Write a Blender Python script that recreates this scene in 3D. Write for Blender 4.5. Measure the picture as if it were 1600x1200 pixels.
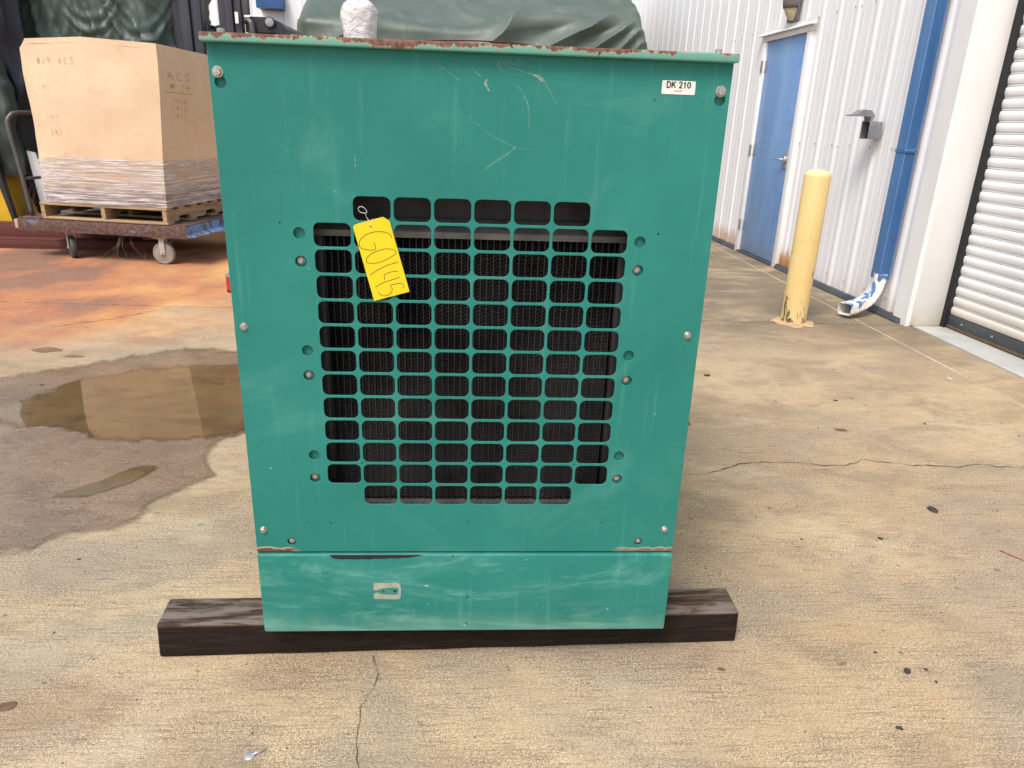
import bpy, bmesh, math, random
from mathutils import Vector, Matrix, noise
random.seed(7)
S = bpy.context.scene
for o in list(bpy.data.objects): bpy.data.objects.remove(o)
COL = S.collection

# ------------------------------------------------------------------ camera
cam = bpy.data.cameras.new('camera'); camo = bpy.data.objects.new('camera', cam); COL.objects.link(camo)
R_ = ((0.9980613, -0.0525253, 0.0333875), (0.0134163, -0.3422645, -0.9395078), (0.0607753, 0.9381344, -0.3408963))
m = Matrix.Identity(4)
for i in range(3):
    m[i][0] = R_[0][i]; m[i][1] = -R_[1][i]; m[i][2] = -R_[2][i]
m[0][3], m[1][3], m[2][3] = -0.0063, -1.5057, 1.3061
camo.matrix_world = m
cam.sensor_width = 36; cam.sensor_fit = 'HORIZONTAL'; cam.lens = 1129.4/1600*36
cam.clip_start = 0.02; cam.clip_end = 600
S.camera = camo
# ------------------------------------------------------------------ light: bright overcast
SUN_EL, SUN_AZ = math.radians(56), math.radians(-148)
W = bpy.data.worlds.new('World'); S.world = W; W.use_nodes = True
wn = W.node_tree; bg = wn.nodes['Background']
sky = wn.nodes.new('ShaderNodeTexSky'); sky.sky_type = 'NISHITA'; sky.sun_disc = False
sky.sun_elevation = SUN_EL; sky.sun_rotation = SUN_AZ; sky.air_density = 1.0; sky.dust_density = 3.6; sky.ozone_density = 1.0
wn.links.new(sky.outputs[0], bg.inputs[0]); bg.inputs[1].default_value = 0.12
sl = bpy.data.lights.new('sun', 'SUN'); sl.energy = 1.5; sl.angle = math.radians(22); sl.color = (1, .955, .895)
so = bpy.data.objects.new('sun', sl); COL.objects.link(so); so.location = (0, 0, 20)
sd = Vector((math.sin(SUN_AZ)*math.cos(SUN_EL), math.cos(SUN_AZ)*math.cos(SUN_EL), math.sin(SUN_EL)))
so.rotation_euler = sd.to_track_quat('Z', 'Y').to_euler()
S.view_settings.view_transform = 'Standard'; S.view_settings.look = 'None'
S.view_settings.exposure = 0.90; S.view_settings.gamma = 1
S.render.engine = 'CYCLES'

# ------------------------------------------------------------------ material helpers
class NB:
    def __init__(s, name):
        s.mat = bpy.data.materials.new(name); s.mat.use_nodes = True
        s.nt = s.mat.node_tree; s.b = s.nt.nodes['Principled BSDF']; s._tc = None
    def n(s, t, **kw):
        x = s.nt.nodes.new(t)
        for k, v in kw.items(): setattr(x, k, v)
        return x
    def l(s, a, b): s.nt.links.new(a, b)
    def set(s, sock, v):
        if hasattr(v, 'is_output'): s.l(v, sock)
        else: sock.default_value = v
    @property
    def co(s):
        if not s._tc: s._tc = s.n('ShaderNodeTexCoord').outputs['Object']
        return s._tc
    def map(s, scale=(1, 1, 1), loc=(0, 0, 0), rot=(0, 0, 0)):
        x = s.n('ShaderNodeMapping'); s.l(s.co, x.inputs[0])
        x.inputs['Scale'].default_value = scale; x.inputs['Location'].default_value = loc; x.inputs['Rotation'].default_value = rot
        return x.outputs[0]
    def noise(s, sc, stretch=(1, 1, 1), detail=5, rough=.55, dist=0, loc=(0, 0, 0), rot=(0, 0, 0)):
        x = s.n('ShaderNodeTexNoise'); s.l(s.map(stretch, loc, rot), x.inputs['Vector'])
        x.inputs['Scale'].default_value = sc; x.inputs['Detail'].default_value = detail
        x.inputs['Roughness'].default_value = rough; x.inputs['Distortion'].default_value = dist
        return x.outputs[0]
    def math(s, op, a, b=0, c=0):
        x = s.n('ShaderNodeMath', operation=op)
        for i, v in enumerate((a, b, c)): s.set(x.inputs[i], v)
        return x.outputs[0]
    def sm(s, v, lo, hi, a=0, b=1):
        x = s.n('ShaderNodeMapRange'); x.interpolation_type = 'SMOOTHSTEP'
        s.set(x.inputs[0], v)
        if lo <= hi:
            vals = (lo, hi, a, b)
        else:
            vals = (hi, lo, b, a)
        for i, q in enumerate(vals): x.inputs[i+1].default_value = q
        return x.outputs[0]
    def xyz(s):
        x = s.n('ShaderNodeSeparateXYZ'); s.l(s.co, x.inputs[0]); return x.outputs
    def ramp(s, v, stops):
        x = s.n('ShaderNodeValToRGB'); s.l(v, x.inputs[0]); cr = x.color_ramp
        while len(cr.elements) < len(stops): cr.elements.new(.5)
        for e, (p, c) in zip(cr.elements, stops): e.position = p; e.color = (*c, 1)
        return x.outputs[0]
    def mix(s, f, a, b, mode='MIX'):
        x = s.n('ShaderNodeMix', data_type='RGBA', blend_type=mode)
        s.set(x.inputs['Factor'], f)
        for k, v in (('A', a), ('B', b)):
            sock = [i for i in x.inputs if i.name == k and i.type == 'RGBA'][0]
            s.set(sock, v if hasattr(v, 'is_output') else (*v, 1))
        return [o for o in x.outputs if o.type == 'RGBA'][0]
    def bump(s, h, strength=.3, dist=.002):
        x = s.n('ShaderNodeBump'); s.l(h, x.inputs['Height']); x.inputs['Strength'].default_value = strength
        x.inputs['Distance'].default_value = dist; s.l(x.outputs[0], s.b.inputs['Normal'])
    def base(s, c): s.set(s.b.inputs['Base Color'], c if hasattr(c, 'is_output') else (*c, 1))
    def r(s, v): s.set(s.b.inputs['Roughness'], v)
    def metal(s, v): s.set(s.b.inputs['Metallic'], v)
    def alpha(s, v): s.set(s.b.inputs['Alpha'], v)
MAT = {}
def basic(name, c1, c2=None, sc=6, rough=.6, metal=0, bump=0, bsc=60, stretch=(1, 1, 1), spec=None, speck=None):
    b = NB(name)
    c2 = c2 or tuple(x*.78 for x in c1)
    n1 = b.noise(sc, stretch, 7, .62)
    col = b.ramp(n1, [(.33, c2), (.66, c1)])
    if speck: col = b.mix(b.sm(b.noise(bsc*1.3, stretch, 3), .62, .7, 0, .8), col, speck)
    b.base(col); b.r(b.sm(b.noise(sc*2.3, stretch), .2, .8, rough-.1, min(1, rough+.12))); b.metal(metal)
    if spec is not None: b.b.inputs['Specular IOR Level'].default_value = spec
    if bump: b.bump(b.noise(bsc, stretch, 6, .6), bump, .002)
    MAT[name] = b.mat; return b.mat

def ground_material(name, wet):
    b = NB(name); X = b.xyz()
    big = b.noise(.9, (1, 1.2, 1), 8, .6, .4)
    col = b.ramp(big, [(.28, (.31, .225, .128)), (.5, (.46, .345, .20)), (.72, (.58, .46, .285))])
    patch = b.noise(3.2, (.8, 1.3, 1), 7, .66, .6, (3, 1, 0))
    col = b.mix(b.sm(patch, .44, .66, 0, .7), col, (.235, .165, .098))
    pale = b.noise(2.1, (.7, 1.2, 1), 7, .64, .3, (9, 4, 0))
    col = b.mix(b.sm(pale, .54, .70, 0, .5), col, (.62, .525, .38))
    ora = b.noise(1.7, (.8, 1.3, 1), 6, .62, .5, (17, 2, 0))
    col = b.mix(b.sm(ora, .60, .74, 0, .4), col, (.50, .30, .12))
    grey = b.noise(1.3, (.8, 1.2, 1), 7, .64, .5, (2, 21, 0))
    col = b.mix(b.sm(grey, .48, .66, 0, .65), col, (.25, .215, .17))
    # soot-dark dirt along the foot of the building and bollard
    dirt = b.noise(1.9, (.7, 1.3, 1), 8, .66, .7, (5, 5, 0))
    wx = b.math('MULTIPLY', b.sm(X[0], .6, 2.0), b.sm(X[1], 2.2, 3.6))
    col = b.mix(b.math('MULTIPLY', b.sm(dirt, .30, .56), b.math('MULTIPLY', wx, .9)), col, (.085, .064, .045))
    stn = b.noise(2.6, (.8, 1.2, 1), 8, .7, .5, (31, 12, 0))
    col = b.mix(b.sm(stn, .56, .70, 0, .55), col, (.17, .125, .08))
    # rust run-off on the back slab
    wn_ = b.noise(1.1, (1, 1, 1), 6, .6, .5, (4, 8, 0))
    rx = b.math('ADD', b.math('MULTIPLY', X[0], -.62), b.math('MULTIPLY', X[1], .72))
    rm = b.sm(b.math('ADD', rx, b.math('MULTIPLY', wn_, 1.8)), 3.9, 4.9)
    rm = b.math('MULTIPLY', rm, b.math('MULTIPLY', b.sm(X[0], -.6, -1.7), b.sm(b.math('ADD', X[0], b.math('MULTIPLY', wn_, 2)), -7.0, -4.8)))
    rcol = b.ramp(b.math('ADD', b.noise(1.5, (1, .7, 1), 7, .62, .25, (1, 3, 0)), b.sm(X[0], -4.2, -1.6, -.13, .06)), [(.35, (.20, .055, .028)), (.46, (.48, .13, .03)), (.60, (.66, .28, .06)), (.74, (.68, .45, .19))])
    col = b.mix(b.math('MULTIPLY', rm, .93), col, rcol)
    # broom finish and sand grain
    smoothcol = col
    broom = b.noise(26, (.30, 5.0, 1), 5, .75)
    grain = b.math('ADD', b.math('MULTIPLY', b.noise(430, (.9, 1.1, 1), 1, .5), .55), b.math('MULTIPLY', b.noise(150, (.8, 1.2, 1), 5, .8, 0, (2, 5, 0)), .45))
    grain2 = b.noise(80, (.7, 1.3, 1), 4, .75, 0, (3, 3, 0))
    clump = b.sm(b.noise(5.5, (.8, 1.4, 1), 5, .65, .3, (8, 1, 0)), .3, .65, .5, 1)
    col = b.mix(b.math('MULTIPLY', b.sm(grain, .39, .53, .95, 0), clump), col, (.10, .068, .04))
    col = b.mix(b.math('MULTIPLY', b.sm(grain, .51, .62, 0, .8), clump), col, (.84, .72, .51))
    col = b.mix(b.sm(grain2, .55, .76, 0, .35), col, (.74, .62, .42))
    col = b.mix(b.math('MULTIPLY', b.sm(broom, .37, .51, .52, 0), clump), col, (.12, .085, .05))
    pits = b.noise(22, (1, 1, 1), 2, .5, 0, (7, 7, 0))
    col = b.mix(b.sm(pits, .71, .75, 0, .7), col, (.10, .072, .05))
    if wet == 0:
        b.r(.86)
    elif wet == 1:
        col = b.mix(.9, col, (.48, .41, .39), 'MULTIPLY'); b.r(b.sm(b.noise(5, (1, 1.5, 1), 5), .35, .65, .18, .42)); b.b.inputs['Specular IOR Level'].default_value = .75
    else:
        col = b.mix(.9, smoothcol, (.24, .18, .105), 'MULTIPLY'); b.r(.025)
        b.b.inputs['IOR'].default_value = 1.42
    b.base(col)
    if wet:
        at = b.n('ShaderNodeAttribute'); at.attribute_name = 'edge'
        en = b.noise(9, (1, 1, 1), 7, .7, .5, (6, 3, 0))
        b.alpha(b.sm(b.math('ADD', at.outputs['Fac'], b.math('MULTIPLY', b.math('SUBTRACT', en, .5), 1.1)), .25, .75))
    if wet < 2:
        h = b.math('ADD', b.math('MULTIPLY', grain, .7), b.math('MULTIPLY', broom, .6))
        b.bump(h, .8 if wet == 0 else .3, .004)
    MAT[name] = b.mat
for nme, w in (('concrete', 0), ('concrete_damp', 1), ('puddle_water', 2)): ground_material(nme, w)
basic('apron_concrete', (.50, .51, .48), (.36, .37, .35), 3, .85, bump=.3, bsc=120, stretch=(1, 1, 1))
basic('subsoil', (.05, .04, .03), None, 5, .95)
basic('joint_filler', (.62, .52, .37), (.34, .26, .17), 2.5, .9, bump=.3)
basic('crack_dark', (.085, .062, .044), None, 30, .95)
basic('stone_dark', (.055, .045, .04), (.03, .026, .024), 60, .8)
basic('leaf_brown', (.16, .10, .055), (.09, .055, .03), 60, .8)
basic('stone_pale', (.5, .47, .42), None, 60, .7)

# teal paint of the generator
def teal(name, seam=0, lip=0, swirl=0):
    b = NB(name); X = b.xyz()
    col = b.ramp(b.noise(2.2, (1, 1, 1), 6, .6, .5), [(.3, (.013, .158, .128)), (.7, (.022, .200, .165))])
    chalk = b.noise(3.3, (1, 1, 1.3), 7, .65, .9, (4, 0, 2))
    col = b.mix(b.sm(chalk, .5, .74, 0, .30), col, (.11, .32, .265))
    strk = b.noise(7, (6, 1, .35), 5, .6, 0, (1, 2, 3))
    col = b.mix(b.sm(strk, .56, .74, 0, .22), col, (.14, .36, .31))
    if swirl:
        sw = b.noise(4.5, (.45, 1, 2.2), 7, .7, 1.7, (2, 0, 1), (0, .25, 0))
        col = b.mix(b.sm(sw, .48, .72, 0, .6), col, (.16, .38, .32))
        foot = b.sm(b.math('ADD', X[2], b.math('MULTIPLY', b.noise(9, (1, 1, .6), 5), .09)), .215, .13)
        col = b.mix(b.math('MULTIPLY', foot, .35), col, (.24, .42, .36))
    dots = b.noise(70, (1, 1, 1), 1, .4, 0, (3, 9, 1))
    col = b.mix(b.sm(dots, .80, .815, 0, .5), col, (.45, .62, .55))
    dots2 = b.noise(55, (1, 1, 1), 1, .4, 0, (13, 2, 5))
    col = b.mix(b.sm(dots2, .80, .82, 0, .7), col, (.02, .06, .05))
    rough = b.sm(b.noise(5, (1, 1, 1), 5), .3, .7, .42, .6)
    if seam:
        ax = b.math('ABSOLUTE', X[0])
        edge = b.math('ADD', X[2], b.math('MULTIPLY', b.noise(38, (1, 1, .35), 5, .7), -.026))
        nx_ = b.math('ADD', X[0], b.math('MULTIPLY', b.math('SUBTRACT', b.noise(28, (1, 1, 1), 4, .6, 0, (4, 4, 4)), .5), .16)); side = b.math('MAXIMUM', b.sm(nx_, -.395, -.425), b.math('MULTIPLY', b.sm(nx_, .34, .42), .8))
        band = b.math('MULTIPLY', b.sm(edge, .3240, .3205), side)
        band0 = b.math('MULTIPLY', b.sm(edge, .3275, .3240), side)
        col = b.mix(b.math('MULTIPLY', band0, .75), col, (.50, .43, .30))
        col = b.mix(band, col, b.mix(b.noise(90), (.075, .032, .018), (.20, .085, .038)))
        rough = b.math('MAXIMUM', rough, b.math('MULTIPLY', band, .9))
    if lip:
        zz = b.sm(X[2], 1.4255, 1.4425, 0, 1)
        d = b.noise(60, (1, 1, .22), 5, .7)
        L = b.noise(5, (1, 1, .01), 3, .6, 0, (2.4, 0, 0))
        hgt = b.math('ADD', b.math('MULTIPLY', d, 1.15), b.math('MULTIPLY', L, 1.25))
        hgt = b.math('ADD', hgt, b.math('MULTIPLY', zz, .42))
        hgt = b.math('ADD', hgt, b.sm(X[0], -.15, .45, -.40, -.58))
        col = b.mix(.55, col, (.20, .45, .35))
        halo = b.sm(hgt, .90, .99); rust = b.sm(hgt, 1.0, 1.06)
        col = b.mix(b.math('MULTIPLY', halo, .7), col, (.36, .27, .15))
        col = b.mix(rust, col, b.mix(b.sm(b.noise(110), .35, .65), (.105, .052, .044), (.20, .105, .075)))
        rough = b.math('MAXIMUM', rough, b.math('MULTIPLY', halo, .85))
        chip = b.noise(26, (1, 1, 1), 3, .6, 0, (11, 0, 0))
        col = b.mix(b.sm(chip, .70, .715), col, (.02, .018, .02))
    b.base(col); b.r(rough); b.b.inputs['Specular IOR Level'].default_value = .3
    b.bump(b.math('ADD', b.noise(3.0, (1, 1, 1), 3), b.math('MULTIPLY', b.noise(240, (1, 1, 1), 2), .02)), .30, .012)
    MAT[name] = b.mat
teal('teal_panel', seam=1); teal('teal_base', swirl=1); teal('teal_lip', lip=1); teal('teal_inner')
def scratchmat(name, c, amt):
    b = NB(name); b.base(c); b.r(.8)
    b.alpha(b.sm(b.noise(170, (1, 1, 1), 4, .7), .38, .62, amt*.05, amt)); MAT[name] = b.mat
scratchmat('scratch_pale', (.24, .46, .39), .45); scratchmat('scratch_bright', (.45, .49, .38), .7); scratchmat('smudge', (.2, .4, .34), .25)
scratchmat('scuff_white', (.66, .56, .42), .5)
basic('steel_bolt', (.52, .49, .45), (.33, .30, .26), 90, .38, .75)
basic('bolt_dark', (.1, .09, .08), None, 60, .5, .5)
basic('radiator_fin', (.15, .145, .14), (.03, .029, .028), 3.2, .6, .35)
basic('radiator_tube', (.045, .043, .041), (.012, .011, .011), 3.2, .55, .35)
basic('shroud_black', (.028, .027, .027), (.014, .014, .015), 8, .5, .1, stretch=(3, 1, .3))
basic('tank_grey', (.17, .165, .155), (.09, .088, .083), 14, .45, .4)
basic('rubber_black', (.012, .012, .014), None, 8, .55)
basic('label_white', (.80, .76, .70), (.72, .68, .62), 12, .5)
basic('ink_black', (.012, .012, .014), None, 10, .6)
basic('tag_yellow', (.76, .56, .004), (.70, .51, .003), 5, .55)
basic('wire_white', (.7, .7, .7), None, 10, .4)
basic('glue_patch', (.36, .36, .28), (.24, .27, .21), 60, .8, bump=.5, bsc=200)
# timber
def timber(name, c1, c2, c3, st=(1, 12, 12), sc=5, crk=0):
    b = NB(name)
    g = b.noise(sc, st, 8, .68, .4)
    col = b.ramp(g, [(.3, c2), (.55, c1), (.75, c3)])
    fine = b.noise(sc*5, st, 5, .7, 0, (3, 1, 4))
    col = b.mix(b.sm(fine, .34, .46, .8, 0), col, tuple(x*.25 for x in c2))
    if crk:
        ck = b.noise(3.2, (.7, 22, 22), 4, .6, .3, (9, 2, 7)); col = b.mix(b.sm(ck, .30, .345, 1, 0), col, (.006, .005, .004))
    b.base(col); b.r(.82); b.bump(b.math('ADD', g, b.math('MULTIPLY', fine, .7)), .8, .006); MAT[name] = b.mat; return b
b = timber('beam_wood', (.022, .0135, .009), (.007, .0045, .0035), (.060, .038, .025), (1.2, 26, 26), 5, 1); b.b.inputs['Specular IOR Level'].default_value = .2
# paler top face with grey patches, picked by height in the timber
b2 = b; Xb = b2.xyz()
topm = b2.math('MULTIPLY', b2.sm(Xb[2], .090, .0975), b2.sm(b2.noise(4.5, (1, 7, 1), 8, .75, .5), .42, .60))
old = b2.b.inputs['Base Color'].links[0].from_socket
b2.base(b2.mix(b2.math('MULTIPLY', topm, .75), b2.mix(b2.sm(Xb[2], .088, .096), old, b2.mix(1, old, (3.0, 2.9, 2.7), 'MULTIPLY')), (.25, .215, .18)))
timber('pallet_wood', (.42, .29, .16), (.26, .165, .085), (.55, .41, .25), sc=3)
timber('pallet_wood_cross', (.40, .27, .15), (.22, .14, .075), (.52, .38, .23), (12, 1, 12), 3)
# card
def card():
    b = NB('cardboard'); X = b.xyz()
    col = b.ramp(b.noise(1.6, (1, 1, 1), 6, .6, .4), [(.3, (.60, .43, .265)), (.7, (.71, .535, .36))])
    col = b.mix(b.sm(b.noise(14, (.15, .15, 6), 5, .6), .5, .75, 0, .10), col, (.42, .27, .15))
    st = b.noise(3, (1, 1, 1.4), 6, .65, .8, (5, 5, 1))
    col = b.mix(b.sm(st, .55, .75, 0, .3), col, (.38, .22, .11))
    damp = b.sm(b.math('ADD', X[2], b.math('MULTIPLY', b.noise(7, (1, 1, 1), 6, .7), .3)), .36, .22)
    col = b.mix(b.math('MULTIPLY', damp, .8), col, (.13, .095, .085))
    b.base(col); b.r(.85); b.bump(b.noise(6, (.8, .8, 1.6), 7, .65), .35, .012); MAT['cardboard'] = b.mat
card()
def film():
    b = NB('stretch_film')
    s1 = b.noise(9, (.22, .22, 6.5), 6, .7, .7, (0, 0, 0), (0, .10, 0))
    s2 = b.noise(26, (.2, .2, 5), 5, .7, .4, (3, 2, 0), (0, -.14, 0))
    h = b.math('ADD', s1, b.math('MULTIPLY', s2, .6))
    b.base(b.ramp(h, [(.6, (.50, .42, .39)), (.95, (.9, .86, .84))])); b.r(.16)
    b.alpha(b.sm(h, .66, .95, .16, .9)); b.bump(h, .9, .02); MAT['stretch_film'] = b.mat
film()
def wrapfilm():
    b = NB('wrap_white'); h = b.noise(15, (1, 1, 2.2), 8, .75, 1.5)
    b.base(b.ramp(h, [(.30, (.22, .205, .20)), (.42, (.58, .56, .55)), (.54, (.92, .91, .90))])); b.r(.2)  # whites and darks put crinkled gloss into the film's colour
    b.bump(h, 1.0, .012); MAT['wrap_white'] = b.mat
wrapfilm()
def rusty(name, paint, amt, rust1=(.16, .06, .035), rust2=(.075, .032, .024), sc=5, st=(1, 1, 1)):
    b = NB(name); n1 = b.noise(sc, st, 8, .7, .6)
    rc = b.mix(b.sm(b.noise(30), .35, .65), rust2, rust1)
    b.base(b.mix(b.sm(n1, amt-.06, amt+.06), rc, paint)); b.r(.75); b.bump(b.noise(40), .4, .003); MAT[name] = b.mat
rusty('cart_rail', (.13, .20, .29), .63, (.14, .075, .055), (.065, .036, .03), 6, (.5, 1, 2.5)); rusty('cart_blue', (.12, .25, .45), .46, sc=9)
rusty('red_steel', (.10, .022, .017), .46, (.17, .055, .028), (.06, .018, .014), 4)
rusty('caster_fork', (.42, .38, .33), .34, sc=9)
basic('wheel_grey', (.30, .265, .225), (.19, .165, .14), 14, .75, bump=.3)
basic('wheel_dark', (.07, .068, .064), (.035, .034, .034), 10, .6)
basic('tube_grey', (.105, .10, .102), (.07, .066, .068), 8, .4, .2)
# coated tarpaulin
def tarpmat(name, c1, c2, rough=.42):
    b = NB(name); col = b.ramp(b.noise(1.8, (1, 1, 1), 5), [(.3, c2), (.7, c1)])
    col = b.mix(b.sm(b.noise(5, (1, 1, .4), 6, .65), .56, .76, 0, .4), col, tuple(min(1, x*1.7) for x in c1))
    b.base(col); b.r(b.sm(b.noise(7), .3, .7, rough-.06, rough+.12)); b.bump(b.noise(14, (1, 1, .6), 6, .65, .4), .16, .02); MAT[name] = b.mat
tarpmat('tarp_green', (.082, .112, .09), (.052, .074, .060), .5); tarpmat('tarp_green_pale', (.098, .130, .106), (.066, .092, .075), .5)
tarpmat('tarp_black', (.014, .015, .022), (.008, .009, .014), .4); tarpmat('cover_grey', (.22, .225, .25), (.15, .155, .175), .6)
# building
def wallmat():
    b = NB('wall_white'); X = b.xyz()
    col = b.ramp(b.noise(1.0, (1, 3, .35), 6, .6), [(.3, (.76, .76, .765)), (.7, (.82, .82, .82))])
    col = b.mix(b.sm(b.noise(4, (1, 7, .22), 6, .65), .55, .78, 0, .16), col, (.58, .575, .56))
    foot = b.sm(b.math('ADD', X[2], b.math('MULTIPLY', b.noise(8, (1, 3, .5), 5), .35)), .42, .14)
    col = b.mix(b.math('MULTIPLY', foot, .45), col, (.56, .47, .33))
    near = b.math('MULTIPLY', b.sm(X[1], 5.25, 5.5), b.sm(X[1], 5.9, 5.75))
    near = b.math('MAXIMUM', near, b.math('MULTIPLY', b.sm(X[1], 6.6, 6.75), b.sm(X[1], 8.5, 6.9, 0, .6)))
    rs = b.sm(b.math('ADD', X[2], b.math('MULTIPLY', b.noise(14, (1, 2, .5), 5), -.25)), .12, -.04)
    col = b.mix(b.math('MULTIPLY', rs, near), col, (.42, .19, .06))
    b.base(col); b.r(.42); b.bump(b.noise(3, (1, 1, .5), 3), .1, .01); MAT['wall_white'] = b.mat
wallmat()
basic('trim_white', (.80, .80, .79), (.72, .71, .69), 3, .45, stretch=(1, 1, .4))
def jambmat():
    b = NB('jamb_offwhite'); X = b.xyz()
    col = b.ramp(b.noise(2, (1, 1, .6), 6), [(.3, (.68, .675, .65)), (.7, (.74, .735, .715))])
    f = b.sm(b.math('ADD', X[2], b.math('MULTIPLY', b.noise(7), .25)), .33, .10)
    b.base(b.mix(b.math('MULTIPLY', f, .6), col, (.46, .37, .20))); b.r(.5); MAT['jamb_offwhite'] = b.mat
jambmat()
def slatmat():
    b = NB('slat_white'); W_ = b.n('ShaderNodeNewGeometry').outputs['Position']
    sp = b.n('ShaderNodeSeparateXYZ'); b.l(W_, sp.inputs[0])
    col = b.ramp(b.noise(3, (1, .5, 3), 5), [(.3, (.70, .70, .70)), (.7, (.80, .80, .80))])
    f = b.sm(sp.outputs[2], .42, .06)
    b.base(b.mix(b.math('MULTIPLY', f, .55), col, (.60, .50, .33))); b.r(.4); MAT['slat_white'] = b.mat
slatmat()
def doormat():
    b = NB('door_blue'); X = b.xyz()
    col = b.ramp(b.noise(1.6, (1, 2, .5), 6, .6, .5), [(.3, (.115, .235, .47)), (.7, (.215, .365, .60))])
    e = b.math('MULTIPLY', b.sm(X[1], 6.15, 5.8), b.sm(b.noise(7, (1, 2, 1), 6, .7, .5), .45, .6))
    col = b.mix(b.math('MULTIPLY', e, .6), col, (.085, .2, .47))
    col = b.mix(b.sm(X[2], .25, .03, 0, .6), col, (.22, .27, .33))
    b.base(col); b.r(.45); MAT['door_blue'] = b.mat
doormat()
basic('screw_grey', (.5, .5, .5), (.3, .29, .28), 40, .5)
basic('base_flashing', (.075, .088, .10), (.04, .045, .05), 6, .5)
def spoutmat(name, peel):
    b = NB(name)
    blue = b.ramp(b.noise(2, (3, 3, .4), 6, .6, .4), [(.3, (.05, .14, .32)), (.7, (.095, .215, .43))])
    if peel:
        p = b.sm(b.noise(9, (1, 1, 1), 6, .65, .8, (3, 2, 0)), .56, .59)
        b.base(b.mix(p, b.mix(b.sm(b.noise(40), .5, .62), (.74, .72, .66), (.80, .79, .76)), blue))
    else: b.base(b.mix(b.sm(b.noise(60, (1, 1, .6), 2), .76, .79), blue, (.7, .75, .8)))
    b.r(.38); MAT[name] = b.mat
spoutmat('spout_blue', 0); spoutmat('spout_peeling', 1)
def bollmat():
    b = NB('bollard_yellow'); X = b.xyz()
    col = b.ramp(b.noise(2.2, (1, 1, .5), 6), [(.3, (.62, .44, .165)), (.7, (.72, .56, .265))])
    col = b.mix(b.sm(X[2], 1.0, 1.07, 0, .45), col, (.78, .70, .42))
    n1 = b.noise(13, (1.6, 1.6, .55), 6, .7, .5, (6, 1, 3))
    thr = b.math('ADD', n1, b.sm(X[2], .30, .0, 0, .085))
    col = b.mix(b.sm(thr, .622, .64), col, (.10, .085, .05)); b.base(col); b.r(.5); MAT['bollard_yellow'] = b.mat
bollmat()
basic('metal_grey', (.30, .315, .33), (.22, .23, .245), 8, .4, .4); basic('cavity_dark', (.035, .035, .036), None, 8, .6)
basic('lamp_bronze', (.145, .13, .135), (.11, .10, .10), 6, .45); basic('lens_cream', (.56, .50, .31), (.46, .40, .24), 9, .3)
basic('chrome', (.6, .6, .6), (.42, .42, .42), 10, .35, .6)
basic('machine_yellow', (.70, .42, .02), (.55, .31, .015), 3, .42, speck=(.2, .12, .03)); basic('machine_black', (.022, .022, .025), (.013, .013, .015), 6, .42)
basic('mast_steel', (.052, .052, .062), (.032, .032, .04), 4, .4, .3, stretch=(3, 3, .3)); basic('tyre_black', (.02, .02, .02), None, 10, .85)
basic('lamp_glass', (.38, .4, .42), (.2, .21, .23), 70, .12, .3)
basic('red_paint', (.42, .025, .03), (.30, .018, .02), 8, .45); basic('canopy_blue', (.02, .085, .24), None, 4, .5)
basic('dry_straw', (.30, .23, .13), (.18, .13, .07), 20, .9); basic('leaf_green', (.07, .10, .045), (.04, .06, .03), 20, .7)
basic('sealant', (.52, .37, .22), (.36, .24, .14), 20, .9, bump=.5)

# ------------------------------------------------------------------ mesh helpers
def mk(name, vs, fs, mat, parent=None, smooth=False):
    me = bpy.data.meshes.new(name); me.from_pydata([tuple(v) for v in vs], [], fs); me.update()
    bm = bmesh.new(); bm.from_mesh(me); bmesh.ops.recalc_face_normals(bm, faces=bm.faces); bm.to_mesh(me); bm.free()
    if smooth: me.polygons.foreach_set('use_smooth', [True]*len(me.polygons))
    me.materials.append(MAT[mat]); o = bpy.data.objects.new(name, me); COL.objects.link(o)
    if parent: o.parent = parent
    return o
def bmo(name, bm, mat, parent=None, smooth=False):
    me = bpy.data.meshes.new(name); bmesh.ops.recalc_face_normals(bm, faces=bm.faces); bm.to_mesh(me); bm.free()
    if smooth:
        me.polygons.foreach_set('use_smooth', [True]*len(me.polygons))
        me.set_sharp_from_angle(angle=math.radians(38))
    me.materials.append(MAT[mat]); o = bpy.data.objects.new(name, me); COL.objects.link(o)
    if parent: o.parent = parent
    return o
def tag(o, label, cat, group=None, kind=None):
    o['label'] = label
    if cat: o['category'] = cat
    if group: o['group'] = group
    if kind: o['kind'] = kind
    return o
def empty(name, loc=(0, 0, 0), rz=0):
    o = bpy.data.objects.new(name, None); COL.objects.link(o); o.location = loc; o.rotation_euler = (0, 0, rz); o.empty_display_size = .1
    return o
def dup(o, parent, loc=None):
    c = o.copy(); COL.objects.link(c); c.parent = parent
    if loc is not None: c.location = loc
    return c
def bxv(bm, x0, x1, y0, y1, z0, z1, bev=0, seg=2):
    r = bmesh.ops.create_cube(bm, size=1); vs = r['verts']
    for v in vs: v.co = Vector((x0+(v.co.x+.5)*(x1-x0), y0+(v.co.y+.5)*(y1-y0), z0+(v.co.z+.5)*(z1-z0)))
    if bev:
        es = list({e for v in vs for e in v.link_edges})
        bmesh.ops.bevel(bm, geom=es, offset=bev, segments=seg, profile=.5, affect='EDGES')
def box(name, x0, x1, y0, y1, z0, z1, mat, parent=None, bev=0.002, seg=2):
    bm = bmesh.new(); bxv(bm, x0, x1, y0, y1, z0, z1, bev, seg); return bmo(name, bm, mat, parent, smooth=bev > 0)
def boxes(name, lst, mat, parent=None, bev=0.002):
    bm = bmesh.new()
    for q in lst: bxv(bm, *q, bev)
    return bmo(name, bm, mat, parent, smooth=bev > 0)
def frame_of(pts):
    T = []
    for i in range(len(pts)):
        a = pts[max(0, i-1)]; c = pts[min(len(pts)-1, i+1)]; T.append((c-a).normalized())
    return T
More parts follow.
